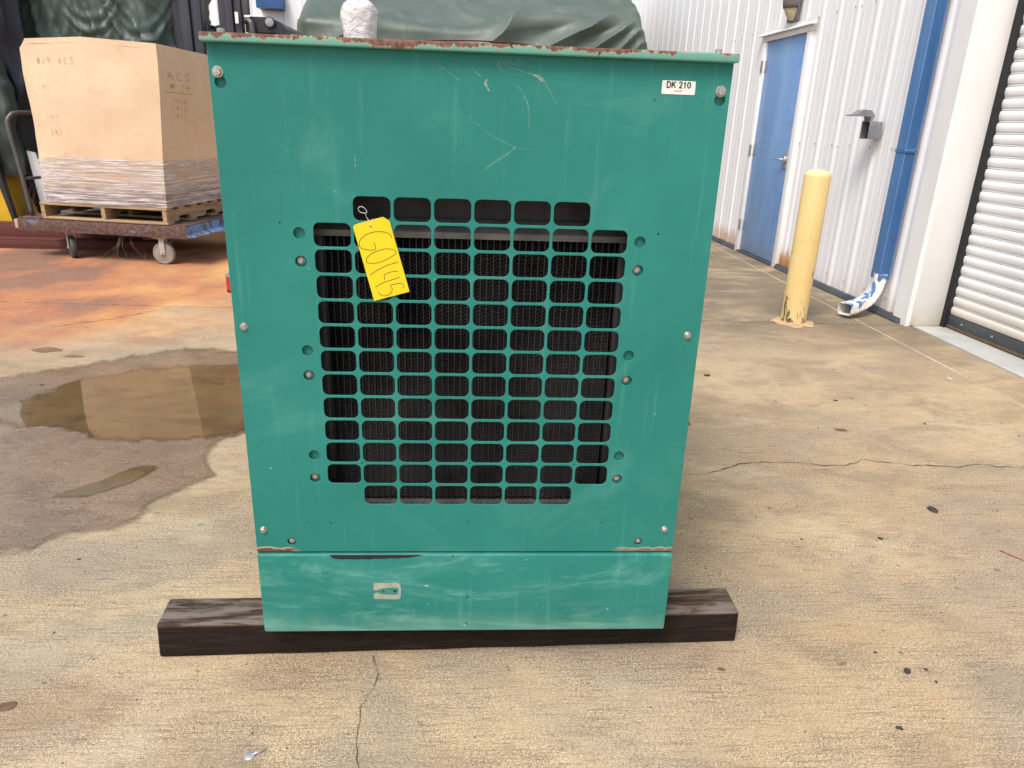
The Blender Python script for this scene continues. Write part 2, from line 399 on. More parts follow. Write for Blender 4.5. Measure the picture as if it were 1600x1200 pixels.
def sweep(name, pts, prof, mat, parent=None, up=(0, 0, 1), cap=True, smooth=True, scales=None):
    """prof: list of (a,b) in the plane across the path"""
    pts = [Vector(p) for p in pts]; T = frame_of(pts); vs = []; fs = []; n = len(prof); u = Vector(up)
    s0 = None
    for i, (p, t) in enumerate(zip(pts, T)):
        s = t.cross(u) if s0 is None else s0 - t*s0.dot(t)
        if s.length < 1e-4: s = t.cross(Vector((0, 1, .01)))
        s.normalize(); s0 = s; w = s.cross(t)
        k = scales[i] if scales else 1
        for a, c in prof: vs.append(p+s*a*k+w*c*k)
    for i in range(len(pts)-1):
        for j in range(n):
            fs.append((i*n+j, i*n+(j+1) % n, (i+1)*n+(j+1) % n, (i+1)*n+j))
    if cap: fs += [tuple(range(n)), tuple(range((len(pts)-1)*n, len(pts)*n))]
    return mk(name, vs, fs, mat, parent, smooth)
def circ(r, n=10): return [(r*math.cos(2*math.pi*i/n), r*math.sin(2*math.pi*i/n)) for i in range(n)]
def tube(name, pts, r, mat, parent=None, n=10, **k): return sweep(name, pts, circ(r, n), mat, parent, **k)
def lathe(name, prof, mat, parent=None, n=28, axis='Z', loc=(0, 0, 0), smooth=True):
    vs = []; fs = []
    for r, h in prof:
        for i in range(n):
            a = 2*math.pi*i/n; p = (r*math.cos(a), r*math.sin(a), h)
            if axis == 'Y': p = (p[0], p[2], p[1])
            elif axis == 'X': p = (p[2], p[0], p[1])
            vs.append(Vector(p)+Vector(loc))
    for k in range(len(prof)-1):
        for i in range(n): fs.append((k*n+i, k*n+(i+1) % n, (k+1)*n+(i+1) % n, (k+1)*n+i))
    fs += [tuple(range(n)), tuple(range((len(prof)-1)*n, len(prof)*n))]
    o = mk(name, vs, fs, mat, parent, smooth)
    if smooth: o.data.set_sharp_from_angle(angle=math.radians(35))
    return o
def ribbon(name, pts, w, nrm, mat, parent=None, wob=0):
    pts = [Vector(p) for p in pts]; T = frame_of(pts); nv = Vector(nrm); vs = []
    for i, (p, t) in enumerate(zip(pts, T)):
        s = t.cross(nv).normalized(); ww = w[i] if isinstance(w, (list, tuple)) else w
        ww *= 1+random.uniform(-wob, wob)
        vs += [p+s*ww/2, p-s*ww/2]
    return mk(name, vs, [(2*i, 2*i+1, 2*i+3, 2*i+2) for i in range(len(pts)-1)], mat, parent)
def ribbons(name, lines, w, nrm, mat, parent=None):
    vs = []; fs = []; nv = Vector(nrm)
    for L in lines:
        L = [Vector(p) for p in L]; T = frame_of(L); b0 = len(vs)
        for p, t in zip(L, T):
            s = t.cross(nv).normalized()*w/2; vs += [p+s, p-s]
        fs += [(b0+2*i, b0+2*i+1, b0+2*i+3, b0+2*i+2) for i in range(len(L)-1)]
    return mk(name, vs, fs, mat, parent)
def smoothline(pts, k=5):
    P = [Vector(p) for p in pts]; P = [P[0]]+P+[P[-1]]; out = []
    for i in range(1, len(P)-2):
        a, b_, c, d = P[i-1:i+3]
        for j in range(k):
            t = j/k
            out.append(.5*((2*b_)+(c-a)*t+(2*a-5*b_+4*c-d)*t*t+(3*b_-a-3*c+d)*t**3))
    out.append(P[-2]); return out
def plate(name, outer, holes, y, th, mat, parent=None, bev=.0006):
    """flat sheet in the XZ plane with real holes; front at y"""
    cu = bpy.data.curves.new(name, 'CURVE'); cu.dimensions = '2D'; cu.fill_mode = 'BOTH'; cu.extrude = th/2-bev; cu.bevel_depth = bev; cu.bevel_resolution = 1
    for loop in [outer]+holes:
        sp = cu.splines.new('POLY'); sp.points.add(len(loop)-1); sp.use_cyclic_u = True
        for p, q in zip(sp.points, loop): p.co = (q[0], q[1], 0, 1)
    o = bpy.data.objects.new(name, cu); COL.objects.link(o)
    dg = bpy.context.evaluated_depsgraph_get(); me = bpy.data.meshes.new_from_object(o.evaluated_get(dg))
    bpy.data.objects.remove(o)
    me.transform(Matrix.Translation((0, y+th/2, 0)) @ Matrix.Rotation(math.pi/2, 4, 'X'))
    me.materials.clear(); me.materials.append(MAT[mat])
    o = bpy.data.objects.new(name, me); COL.objects.link(o)
    if parent: o.parent = parent
    return o
def rrect(cx, cz, w, h, r, n=5):
    out = []
    for sx, sz, a0 in ((1, 1, 0), (-1, 1, 90), (-1, -1, 180), (1, -1, 270)):
        for i in range(n+1):
            a = math.radians(a0+90*i/n); out.append((cx+sx*(w/2-r)+r*math.cos(a), cz+sz*(h/2-r)+r*math.sin(a)))
    return out
def circle2(cx, cz, r, n=16): return [(cx+r*math.cos(2*math.pi*i/n), cz+r*math.sin(2*math.pi*i/n)) for i in range(n)]
def text_mesh(name, s, size, mat, loc, parent=None, off=0, rz=0):
    cu = bpy.data.curves.new(name, 'FONT'); cu.body = s; cu.size = size; cu.offset = off; cu.extrude = .0001
    o = bpy.data.objects.new(name, cu); COL.objects.link(o)
    dg = bpy.context.evaluated_depsgraph_get(); me = bpy.data.meshes.new_from_object(o.evaluated_get(dg)); bpy.data.objects.remove(o)
    me.transform(Matrix.Translation(loc) @ Matrix.Rotation(rz, 4, 'Y') @ Matrix.Rotation(math.pi/2, 4, 'X'))
    me.materials.clear(); me.materials.append(MAT[mat]); o = bpy.data.objects.new(name, me); COL.objects.link(o)
    if parent: o.parent = parent
    return o

# ------------------------------------------------------------------ ground
g = mk('ground', [(-250, -250, -.03), (250, -250, -.03), (250, 250, -.03), (-250, 250, -.03)], [(0, 1, 2, 3)], 'subsoil')
tag(g, 'concrete yard slabs stained tan and rust orange', None, kind='structure'); del g['label']
JY = lambda x: 3.55-.03*x; JX = 2.89
def slab(x0, x1, y0a, y0b, y1a, y1b, mat='concrete', name='concrete_slab'):
    # corners: (x0,y0a) (x1,y0b) (x1,y1b) (x0,y1a)
    top = [(x0, y0a), (x1, y0b), (x1, y1b), (x0, y1a)]; e = .004
    cx = sum(p[0] for p in top)/4; cy = sum(p[1] for p in top)/4
    vs = [(x, y, -.03) for x, y in top]+[(x, y, -e) for x, y in top]+[(x+(e if x < cx else -e), y+(e if y < cy else -e), 0) for x, y in top]
    fs = [(8, 9, 10, 11)]
    for i in range(4): j = (i+1) % 4; fs += [(i, j, 4+j, 4+i), (4+i, 4+j, 8+j, 8+i)]
    return mk(name, vs, fs, mat, g)
XL, XR, YF, YB = -60, 3.222, -60, 60; gp = .005
gq = .014
slab(XL, JX-gp, YF, YF, JY(XL)-gq, JY(JX)-gq); slab(XL, JX-gp, JY(XL)+gq, JY(JX)+gq, YB, YB)
slab(JX+gp, XR, YF, YF, JY(JX)-gq, JY(XR)-gq); slab(JX+gp, XR, JY(JX)+gq, JY(XR)+gq, YB, YB)
box('joint_filler', JX-gp, JX+gp, -20, 20, -.028, -.0012, 'joint_filler', g, 0)
box('door_apron', XR+.008, 3.60, -8, 3.44, -.028, .004, 'apron_concrete', g, .003)
def crackline(pts, w):
    P = []
    for a, c in zip(pts[:-1], pts[1:]):
        a = Vector((*a, .0022)); c = Vector((*c, .0022)); n_ = max(2, int((c-a).length/.02))
        for i in range(n_):
            p = a.lerp(c, i/n_); d = (c-a).normalized(); k = noise.noise(p*40)*.010+noise.noise(p*110)*.005
            P.append(p+Vector((-d.y, d.x, 0))*k)
    P.append(Vector((*pts[-1], .0022)))
    return ribbon('crack', P, [w*max(.15, .6+noise.noise(p*23+Vector((3, 3, 3)))*1.3) for p in P], (0, 0, 1), 'crack_dark', g)
crackline([(.72, 1.075), (.854, 1.061), (.918, 1.05), (1.003, 1.081), (1.119, 1.148), (1.249, 1.169), (1.38, 1.167), (1.466, 1.143), (1.57, 1.139), (1.69, 1.201), (1.774, 1.173), (1.865, 1.145), (1.94, 1.15), (2.054, 1.133), (2.173, 1.164), (2.253, 1.136), (2.354, 1.137), (2.85, 1.16)], .0062)
crackline([(-.243, .021), (-.23, -.025), (-.218, -.045), (-.236, -.112), (-.249, -.152), (-.247, -.218), (-.229, -.322), (-.22, -.5)], .0030)
crackline([(-2.10, 3.56), (-2.35, 3.22), (-2.62, 3.02)], .008)
ribbon('chalk_line', [(-2.834, 2.991, .0024), (-2.4, 2.975, .0024), (-2.016, 2.957, .0024)], .012, (0, 0, 1), 'scuff_white', g)
for pts in ([(-.99, .36), (-.62, .22)], [(-1.05, .28), (-.86, .2)], [(-1.06, .21), (-.92, .16)], [(.13, -.02), (.165, -.075)], [(.95, .32), (1.18, .30)]):
    P = [Vector((*pts[0], .0024)).lerp(Vector((*pts[1], .0024)), i/6) for i in range(7)]
    ribbon('scrape_mark', P, [.002+.006*math.sin(math.pi*i/6) for i in range(7)], (0, 0, 1), 'scuff_white', g)
# damp patch and standing water: outlines roughened
def blob(name, pts, z, mat, parent, amp, sub=14, fs=6, fade=.12):
    """irregular pool outline; point attribute edge runs 0 at the rim to 1 inside (thin water film at the rim)"""
    P = smoothline([(*p, 0) for p in pts+[pts[0]]], sub)[:-1]; outer = []
    cen = sum(P, Vector())/len(P)
    for p in P: outer.append(p+(p-cen).normalized()*((noise.noise(p*fs)+.5*noise.noise(p*fs*3))*amp))
    inner = [cen+(q-cen)*(1-fade) for q in outer]; outer = [cen+(q-cen)*(1+fade*.5) for q in outer]
    n_ = len(P); bm = bmesh.new(); lay = bm.verts.layers.float.new('edge')
    vo = [bm.verts.new((q.x, q.y, z)) for q in outer]; vi = [bm.verts.new((q.x, q.y, z)) for q in inner]
    for v in vi: v[lay] = 1.0
    for i in range(n_): bm.faces.new((vo[i], vo[(i+1) % n_], vi[(i+1) % n_], vi[i]))
    f = bm.faces.new(vi); bmesh.ops.triangulate(bm, faces=[f])
    return bmo(name, bm, mat, parent)
damp = blob('damp_patch', [(-3.2, 1.7), (-2.65, 1.98), (-2.376, 2.081), (-2.18, 2.25), (-1.967, 2.394), (-1.778, 2.57), (-1.385, 2.62), (-.6, 2.62), (-.35, 2.1), (-.45, 1.55), (-.8, 1.46), (-1.02, 1.36), (-1.04, 1.15), (-.95, 1.0), (-1.06, .84), (-1.132, .663), (-1.298, .547), (-1.50, .45), (-2.0, .35), (-2.6, .5), (-3.3, .9)], .0016, 'concrete_damp', g, .05, fade=.12)
for pts in ([(-2.50, 2.55), (-2.40, 2.60), (-2.30, 2.55), (-2.40, 2.50)], [(-2.26, 2.44), (-2.20, 2.465), (-2.13, 2.44), (-2.2, 2.41)]):
    blob('damp_spot', pts, .0020, 'concrete_damp', g, .015, 6, fade=.3)
pud = blob('puddle', [(-2.22, 1.62), (-2.08, 1.86), (-1.976, 2.06), (-1.68, 2.27), (-1.276, 2.35), (-.75, 2.3), (-.62, 1.8), (-.85, 1.50), (-1.02, 1.40), (-1.264, 1.30), (-1.545, 1.34), (-1.78, 1.45), (-1.98, 1.47)], .0032, 'puddle_water', None, .045, fade=.18)
tag(pud, 'shallow rainwater puddle mirroring the cardboard box', 'puddle', kind='structure'); del pud['label']; del pud['category']
pud2 = blob('puddle', [(-1.49, .83), (-1.40, .95), (-1.253, 1.10), (-1.195, 1.07), (-1.26, .96), (-1.37, .83)], .0032, 'puddle_water', None, .03, fade=.35)
pud2['kind'] = 'structure'

# ------------------------------------------------------------------ generator
gen = empty('generator_enclosure', (0, 0, .099))
tag(gen, 'tall teal generator enclosure with a black radiator grille and rusty roof lip', 'generator')
def GP(o): o.parent = gen; o.matrix_parent_inverse = Matrix.Translation((0, 0, -.099)); return o
HX0, HZ0, PX, PZ, HW, HH = -.2865, 1.1314, .0815, .0543, .0765, .0495
holes = []
for r in range(13):
    for c in range(8):
        if r in (0, 12) and c in (0, 7): continue
        holes.append(rrect(HX0+c*PX, HZ0-r*PZ, HW, HH, .0135))
knock = [(-.353, 1.079), (.349, 1.078), (-.353, 1.021), (.350, 1.018), (-.3515, .829), (.347, .829), (-.352, .772), (.348, .770), (-.352, .581), (.346, .584), (-.353, .5235), (.347, .524)]
for i, (x, z) in enumerate(knock): holes.append(circle2(x, z, .0125))
for x, z in ((-.481, 1.358), (.481, 1.359)): holes.append(circle2(x, z, .0115))
for x, z in ((-.418, .355), (.413, .355)): holes.append(circle2(x, z, .0105))
for x, z in ((-.39, 1.099), (.386, 1.096), (-.324, .404), (-.001, .408), (.319, .407), (-.245, .5615), (0, .5625), (.243, .561)): holes.append(circle2(x, z, .0026, 8))
panel = GP(plate('front_panel', [(-.5, .3275), (.5, .3275), (.5, 1.4255), (-.5, 1.4255)], holes, 0, .003, 'teal_panel'))
panel['label'] = 'teal front panel cut with a grid of rounded air openings'
# returned edges, sides, roof, floor, back (a closed cabinet)
GP(box('left_side', -.5, -.4975, .0032, 2.0, .30, 1.4255, 'teal_inner', None, .0008, 1)); GP(box('right_side', .4975, .5, .0032, 2.0, .30, 1.4255, 'teal_inner', None, .0008, 1))
GP(box('back_panel', -.4973, .4973, 1.995, 2.0, .30, 1.4255, 'teal_inner', None, .0008, 1))
roof = GP(box('roof_panel', -.507, .504, -.020, 2.02, 1.4265, 1.4425, 'teal_lip', None, .003, 3))
roof['label'] = 'roof panel with a rust eaten front lip'
baseb = GP(box('base_skid', -.5005, .5025, -.007, 2.0, .099, .3225, 'teal_base', None, .0055, 4))
# inner brackets behind the round openings
for x in (-.3525, .3485): GP(box('bracket', x-.021, x+.021, .009, .013, .44, 1.125, 'teal_inner', None, .0008, 1))
for x in (-.4795, .4795): GP(box('bracket', x-.017, x+.017, .0075, .0105, .32, 1.40, 'teal_inner', None, .0008, 1))
for x in (-.418, .413): GP(box('bracket', x-.02, x+.02, .0075, .0105, .328, .38, 'teal_inner', None, .0008, 1))
# bolts
def bolt_mesh():
    bm = bmesh.new()
    def ring(prof, n, hexa=False):
        rows = []
        for r, y in prof:
            rows.append([bm.verts.new((r*math.cos(2*math.pi*i/n), y, r*math.sin(2*math.pi*i/n))) for i in range(n)])
        for a, c in zip(rows[:-1], rows[1:]):
            for i in range(n): bm.faces.new((a[i], a[(i+1) % n], c[(i+1) % n], c[i]))
        bm.faces.new(rows[0]); bm.faces.new(rows[-1])
    ring([(.0100, .0), (.0100, -.0012), (.0094, -.0018)], 20)
    ring([(.0072, -.0017), (.0072, -.0060), (.0064, -.0068)], 6)
    ring([(.0032, -.0067), (.0030, -.0073)], 10)
    return bm
b0 = GP(bmo('bolt', bolt_mesh(), 'steel_bolt', None, True)); used = [False]
def bolt(x, y, z, s=1):
    o = b0 if not used[0] else GP(b0.copy())
    if used[0]: COL.objects.link(o)
    used[0] = True
    o.location = (x, y, z); o.scale = (s, s, s); o.rotation_euler = (0, random.uniform(0, 6), 0)
for x, z, s in ((-.484, 1.376, 1.08), (.481, 1.3755, 1.08), (-.481, .880, .85), (.473, .878, .85), (-.481, .3865, .85), (.474, .389, .85)): bolt(x, -.0002, z, s)
for x, z in knock[2:4]+knock[6:8]+knock[10:12]: bolt(x-.0015, .0088, z+.001, .80)
for x, z in ((-.418, .355), (.413, .355)): bolt(x, .0073, z, .8)
for x in (-.475, .471): GP(lathe('roof_stud', [(.0075, 1.4424), (.0075, 1.4500), (.006, 1.4515)], 'steel_bolt', None, 8, loc=(x, .012, 0)))
# a strip of roof seam lifting at the middle
ls = []
for i in range(17):
    t = i/16; ls.append((-.10+.115*t*2*.95, -.010, 1.4418+.0045*math.sin(math.pi*t)**.8))
sweep_o = GP(sweep('lifted_seam', ls, [(-.006, -.0006), (.006, -.0006), (.006, .0008), (-.006, .0008)], 'red_steel'))
# radiator core: flat tubes with zig-zag fins
tp_, x0r, x1r, z0r, z1r, yr = .0140, -.318, .318, .433, 1.066, .075
n_t = int((x1r-x0r)/tp_); vs = []; fs = []
for i in range(n_t):
    xa = x0r+i*tp_+.0012; xb = x0r+(i+1)*tp_-.0012; k = 0; z = z0r+random.uniform(0, .003)
    prev = None
    while z < z1r:
        x = xa if k % 2 == 0 else xb
        a = len(vs); vs += [(x, yr+random.uniform(0, .0006), z), (x, yr+.02, z)]
        if prev is not None: fs.append((prev, prev+1, a+1, a))
        prev = a; k += 1; z += .0043
core = GP(mk('radiator_fins', vs, fs, 'radiator_fin')); core['kind'] = 'stuff'
bm = bmesh.new()
for i in range(n_t+1):
    x = x0r+i*tp_; bxv(bm, x-.0011, x+.0011, yr-.001, yr+.03, z0r-.004, z1r)
tb = GP(bmo('radiator_tubes', bm, 'radiator_tube')); tb['kind'] = 'stuff'
GP(box('core_dark_sheet', -.33, .33, yr+.0305, yr+.034, .42, 1.12, 'rubber_black', None, 0))  # black sheet added behind the fins to stand in for the dark interior
for q in ((-.338, -.3195), (.3195, .338)): GP(box('core_side_channel', *q, .06, .11, .43, 1.12, 'shroud_black'))
# header tank: sloping top ledge, face below
mk_t = [(-.335, .055, 1.067), (.335, .055, 1.067), (.335, .055, 1.080), (-.335, .055, 1.080), (.335, .090, 1.104), (-.335, .090, 1.104), (.335, .090, 1.067), (-.335, .090, 1.067)]
GP(mk('header_tank', mk_t, [(0, 1, 2, 3), (3, 2, 4, 5), (5, 4, 6, 7), (7, 6, 1, 0), (1, 6, 4, 2), (0, 3, 5, 7)], 'tank_grey'))
GP(box('upper_shroud', -.4, .4, .10, .103, 1.10, 1.42, 'shroud_black', None, 0))
GP(boxes('lower_tank', [(-.335, .335, .062, .11, .37, .427)]+[(-.33+i*.014, -.324+i*.014, .058, .0625, .38, .4255) for i in range(47)], 'tank_grey', None, 0))
# sticker
st = GP(plate('asset_sticker', rrect(.3965, 1.3795, .066, .0245, .002, 3), [], -.0006, .0005, 'label_white', None, .0001)); st['label'] = 'white sticker reading DK 210'
bold = {'D': [[(.1, 0), (.1, 1)], [(.1, .95), (.5, .95), (.85, .75), (.88, .5), (.85, .25), (.5, .05), (.1, .05)]], 'K': [[(.1, 0), (.1, 1)], [(.85, 1), (.15, .42)], [(.38, .62), (.9, 0)]],
 '2': [[(.1, .72), (.25, .93), (.55, .95), (.75, .75), (.6, .48), (.3, .22), (.1, .06), (.8, .06)]], '1': [[(.15, .72), (.45, .98), (.45, 0)]], '0': [[(.45, .95), (.2, .8), (.12, .5), (.2, .2), (.45, .05), (.7, .2), (.78, .5), (.7, .8), (.45, .95)]]}
xx = .3725
for ch, adv in (('D', .0098), ('K', .0098), (' ', .0042), ('2', .0086), ('1', .0078), ('0', .0086)):
    if ch != ' ':
        ribbons('sticker_text', [[(xx+a*.0086, -.0009, 1.3785+c*.0118) for a, c in L] for L in bold[ch]], .0024, (0, 1, 0), 'ink_black', st)
    xx += adv
text_mesh('sticker_text', '05-28-03', .0042, 'ink_black', (.3890, -.0008, 1.3720), st)
for o in st.children: o.matrix_parent_inverse = Matrix.Translation((0, 0, 0)); o.matrix_parent_inverse = Matrix.Identity(4)
# glue ghost of a lost badge on the base, with two holes; bare strip along the seam
gl = [(-.2285, .240), (-.224, .2425), (-.19, .2425), (-.172, .243), (-.1645, .236), (-.163, .218), (-.165, .200), (-.172, .1955), (-.2, .196), (-.225, .197), (-.2285, .203), (-.228, .212), (-.218, .2145), (-.213, .211), (-.19, .209), (-.172, .210), (-.170, .228), (-.19, .229), (-.212, .2265), (-.219, .222), (-.2285, .2235)]
GP(plate('glue_residue', [(p.x, p.z) for p in smoothline([(x, 0, z) for x, z in gl+[gl[0]]], 4)[:-1]], [], -.0076, .0005, 'glue_patch', None, .0001))
for x, z, r in ((-.205, .219, .0026), (-.178, .219, .0036), (-.001, .201, .0024), (-.002, .123, .0024)):
    GP(plate('drilled_hole', circle2(x, z, r, 10), [], -.0074, .0003, 'rubber_black', None, .00005))
sb = [(-.331, .3222), (-.322, .3130), (-.315, .3115), (-.30, .3105), (-.29, .3118), (-.27, .3100), (-.255, .3112), (-.24, .3100), (-.225, .3122), (-.2, .3118), (-.185, .3138), (-.17, .3125), (-.155, .3148), (-.145, .3142), (-.13, .3172), (-.11, .3222)]
GP(plate('seam_seal', sb, [], -.0078, .0007, 'rubber_black', None, .0001)); GP(box('seam_gasket', -.498, .498, .0035, .03, .318, .3295, 'rubber_black', None, 0))
# scratches in the paint
def scr(pts, w, mat='scratch_pale'):
    P = smoothline([(x, -.0004, z) for x, z in pts], 5); n_ = len(P)
    GP(ribbon('scratch', P, [w*(.25+.75*math.sin(math.pi*min(.98, (i+.3)/n_))) for i in range(n_)], (0, 1, 0), mat, None, .35))
scr([(-.077, 1.408), (-.055, 1.393), (-.029, 1.376)], .0022); scr([(.036, 1.419), (.049, 1.411), (.081, 1.4), (.107, 1.393)], .0022)
scr([(.10, 1.395), (.118, 1.390), (.132, 1.382), (.140, 1.370)], .0055, 'scratch_bright'); scr([(.14, 1.371), (.15, 1.355), (.162, 1.339)], .0025)
scr([(.036, 1.412), (.053, 1.394)], .003); scr([(-.009, 1.405), (.004, 1.39), (.015, 1.384)], .0022); scr([(.024, 1.381), (.019, 1.374), (.028, 1.360)], .0045, 'scratch_bright')
scr([(.078, 1.375), (.095, 1.354), (.105, 1.329), (.107, 1.292)], .0034); scr([(.082, 1.259), (.067, 1.246), (.043, 1.231), (.02, 1.213)], .0042)
scr([(-.013, 1.317), (.018, 1.289), (.05, 1.271), (.082, 1.259), (.119, 1.255)], .0022); scr([(.03, 1.412), (.06, 1.415), (.09, 1.412)], .02, 'smudge')
scr([(-.235, 1.235), (-.2345, 1.222), (-.235, 1.208)], .0015, 'scratch_bright')
# black hanging exhaust stack wrapped in film, standing on the roof
ex = empty('wrapped_exhaust_stub', (-.329, .8, 1.4425))
tag(ex, 'exhaust outlet on the roof bundled in crinkled clear film', 'exhaust pipe')
prof = [(.043, 0), (.044, .03), (.045, .075), (.048, .095), (.0505, .118), (.052, .135), (.050, .150), (.043, .163), (.028, .172), (.010, .1755), (.002, .176)]
o = lathe('film_wrap', prof, 'wrap_white', ex, 40)
for v in o.data.vertices:
    d = Vector((v.co.x, v.co.y, 0)); k = noise.noise(v.co*38)*.005+noise.noise(v.co*90)*.0025
    if d.length > 0: v.co += d.normalized()*k
    v.co.z += noise.noise(v.co*30+Vector((5, 5, 5)))*.003*(v.co.z > .02)
lathe('pipe', [(.036, 0), (.036, .14)], 'machine_black', ex, 20)

# yellow tag with handwriting
def zt(a, c): # tag drawing units -> panel plane
    # affine fitted from tag corners
    return TA[0]+a*TA[1]+c*TA[2], TA[3]+a*TA[4]+c*TA[5]
TA = (-0.38819, 0.0002453, -0.0000065, 1.17596, 0.0000069, -0.0002495)
outl = [(600, 345), (606, 330), (640, 315), (845, 262), (898, 293), (1070, 880), (770, 958)]
tg = empty('paper_tag', (zt(743, 338)[0], -.004, zt(743, 338)[1])); tag(tg, 'yellow card tag hand lettered GO145 hanging on the grille', 'tag')
inv = Matrix.Translation((-tg.location[0], -tg.location[1], -tg.location[2]))
def TP(o): o.parent = tg; o.matrix_parent_inverse = inv; return o
TP(plate('card', [zt(*p) for p in outl], [circle2(*zt(743, 338), .0022, 10)], -.004, .0006, 'tag_yellow', None, .0001))
letters = dict(G=[[(920, 435), (905, 405), (860, 385), (800, 380), (740, 390), (690, 415), (655, 450), (648, 485), (660, 510), (700, 525), (745, 530), (785, 522), (780, 495), (770, 468)]],
 O=[[(955, 550), (935, 530), (880, 520), (820, 530), (760, 555), (720, 585), (705, 615), (715, 633), (760, 640), (820, 630), (890, 600), (940, 570), (955, 550)]],
 one=[[(970, 632), (900, 650), (820, 685), (735, 738)]], four=[[(970, 706), (920, 710), (870, 728), (855, 745), (860, 780)], [(985, 757), (900, 785), (840, 805), (780, 840)]],
 five=[[(1015, 850), (1018, 825), (1000, 810), (960, 812), (907, 825), (922, 850), (918, 880), (895, 905), (855, 915), (820, 900), (803, 878)]])
for k_, lines in letters.items():
    TP(ribbons('handwriting', [smoothline([(zt(*p)[0], -.0043, zt(*p)[1]) for p in L], 5) for L in lines], .0011, (0, 1, 0), 'ink_black'))
wl_ = [(743, 338), (735, 300), (712, 270), (705, 235), (715, 215), (690, 185), (660, 180), (642, 200), (660, 225), (700, 232), (718, 222)]
TP(tube('tie_wire', smoothline([(zt(*p)[0], -.005+.003*math.sin(i), zt(*p)[1]) for i, p in enumerate(wl_)], 5), .0006, 'wire_white', None, 6))
TP(tube('tie_wire', smoothline([(zt(*p)[0], y, zt(*p)[1]) for p, y in (((743, 338), -.0046), ((748, 300), -.003), ((752, 285), .004), ((756, 310), .010))], 4), .0006, 'wire_white', None, 6))

# ------------------------------------------------------------------ timbers under the skid
def beam(name, L, D, H):
    nx, ny, nz = 40, 6, 5; bm = bmesh.new(); bxv(bm, -L/2, L/2, 0, D, 0, H, .008, 3)
    bmesh.ops.subdivide_edges(bm, edges=[e for e in bm.edges if e.calc_length() > .3], cuts=30, use_grid_fill=True)
    for v in bm.verts:
        k = noise.noise(Vector((v.co.x*7, v.co.y*20, v.co.z*20)))*.0025
        endk = max(0, abs(v.co.x)-(L/2-.03))/.03
        v.co.y += k; v.co.x += noise.noise(Vector((v.co.y*30, v.co.z*40, v.co.x)))*.010*endk
        if v.co.z > H*.5 : v.co.z = min(H, v.co.z+noise.noise(Vector((v.co.x*5, v.co.y*12, 3)))*.0012-.0008)
    return bmo(name, bm, 'beam_wood', None, True)
bm1 = beam('timber_beam', 1.508, .112, .099); bm1.location = (-.0245, .0425, 0); bm1.rotation_euler = (0, 0, .0275)
tag(bm1, 'dark weathered timber beam under the front of the teal cabinet', 'timber')
bm2 = beam('timber_beam', 1.4, .112, .099); bm2.location = (.0, 1.75, 0); bm2.rotation_euler = (0, 0, -.01)
tag(bm2, 'dark timber beam under the rear of the teal cabinet', 'timber')

# ------------------------------------------------------------------ white metal building on the right
TH = .0351; WL = (3.3235, 0, 0)
def wp(x, t, z): # wall frame -> world
    c, s = math.cos(TH), math.sin(TH); return Vector((WL[0]+x*c-t*s, x*s+t*c, z))
bld = empty('metal_building', WL, TH); tag(bld, 'white ribbed metal building with blue door and roller shutter', 'building')
def profile(t0, t1):
    """cross-section of ribbed sheet: list of (t, x); major ribs on the .305 grid"""
    pts = []; ph = 4.95
    k0 = math.floor((t0-ph)/.305)-1; k1 = math.ceil((t1-ph)/.305)+1; raw = []
    for k in range(k0, k1+1):
        c = ph+k*.305
        raw += [(c-.044, 0), (c-.014, -.011), (c+.014, -.011), (c+.044, 0), (c+.085, 0), (c+.093, -.002), (c+.107, -.002), (c+.115, 0), (c+.190, 0), (c+.198, -.002), (c+.212, -.002), (c+.220, 0)]
    def xat(t):
        for (a, xa), (b_, xb) in zip(raw[:-1], raw[1:]):
            if a <= t <= b_: return xa+(xb-xa)*(t-a)/(b_-a)
        return 0
    return [(t0, xat(t0))]+[p for p in raw if t0+1e-4 < p[0] < t1-1e-4]+[(t1, xat(t1))]
def sheet(areas, off=0, name='wall_sheet', parent=None):
    vs = []; fs = []
    for t0, t1, z0, z1 in areas:
        P = profile(t0, t1); b_ = len(vs); n_ = len(P)
        for z in (z0, z1): vs += [(x-.002+off, t, z) for t, x in P]
        for z in (z0, z1): vs += [(x+off, t, z) for t, x in P]
        for i in range(n_-1):
            fs += [(b_+i, b_+i+1, b_+n_+i+1, b_+n_+i), (b_+2*n_+i, b_+3*n_+i, b_+3*n_+i+1, b_+2*n_+i+1), (b_+i, b_+2*n_+i, b_+2*n_+i+1, b_+i+1), (b_+n_+i, b_+n_+i+1, b_+3*n_+i+1, b_+3*n_+i)]
        fs += [(b_, b_+n_, b_+3*n_, b_+2*n_), (b_+n_-1, b_+3*n_-1, b_+4*n_-1, b_+2*n_-1)]
    return mk(name, vs, fs, 'wall_white', parent or bld)
ZT = 5.0; laps = [3.46, 4.035]+[4.95+.915*i for i in range(10)]
DL, DR, DT = 6.755, 5.655, 2.235
for i, (a, c) in enumerate(zip(laps[:-1], laps[1:])):
    o_ = -.0025*(i % 2); lo, hi = a-.02, c+.02
    if i == 0: lo = 3.46
    if lo < DR < hi: ar = [(lo, DR, .035, DT), (lo, hi, DT, ZT)]
    elif lo < DL < hi: ar = [(DL, hi, .035, DT), (lo, hi, DT, ZT)]
    elif DR <= lo and hi <= DL: ar = [(lo, hi, DT, ZT)]
    else: ar = [(lo, hi, .035, ZT)]
    sheet(ar, o_)
sheet([(-6, .2, .035, ZT)], 0); sheet([(.2, 3.46, 3.1, ZT)], 0)
box('shutter_header', -.002, .5, .2, 3.44, 3.1, 3.13, 'trim_white', bld, .002)
box('interior_wall', .55, .6, -6, 13.6, 0, ZT, 'cavity_dark', bld, 0); box('building_roof', -.15, .6, -6.2, 13.7, ZT, ZT+.06, 'trim_white', bld, .004)
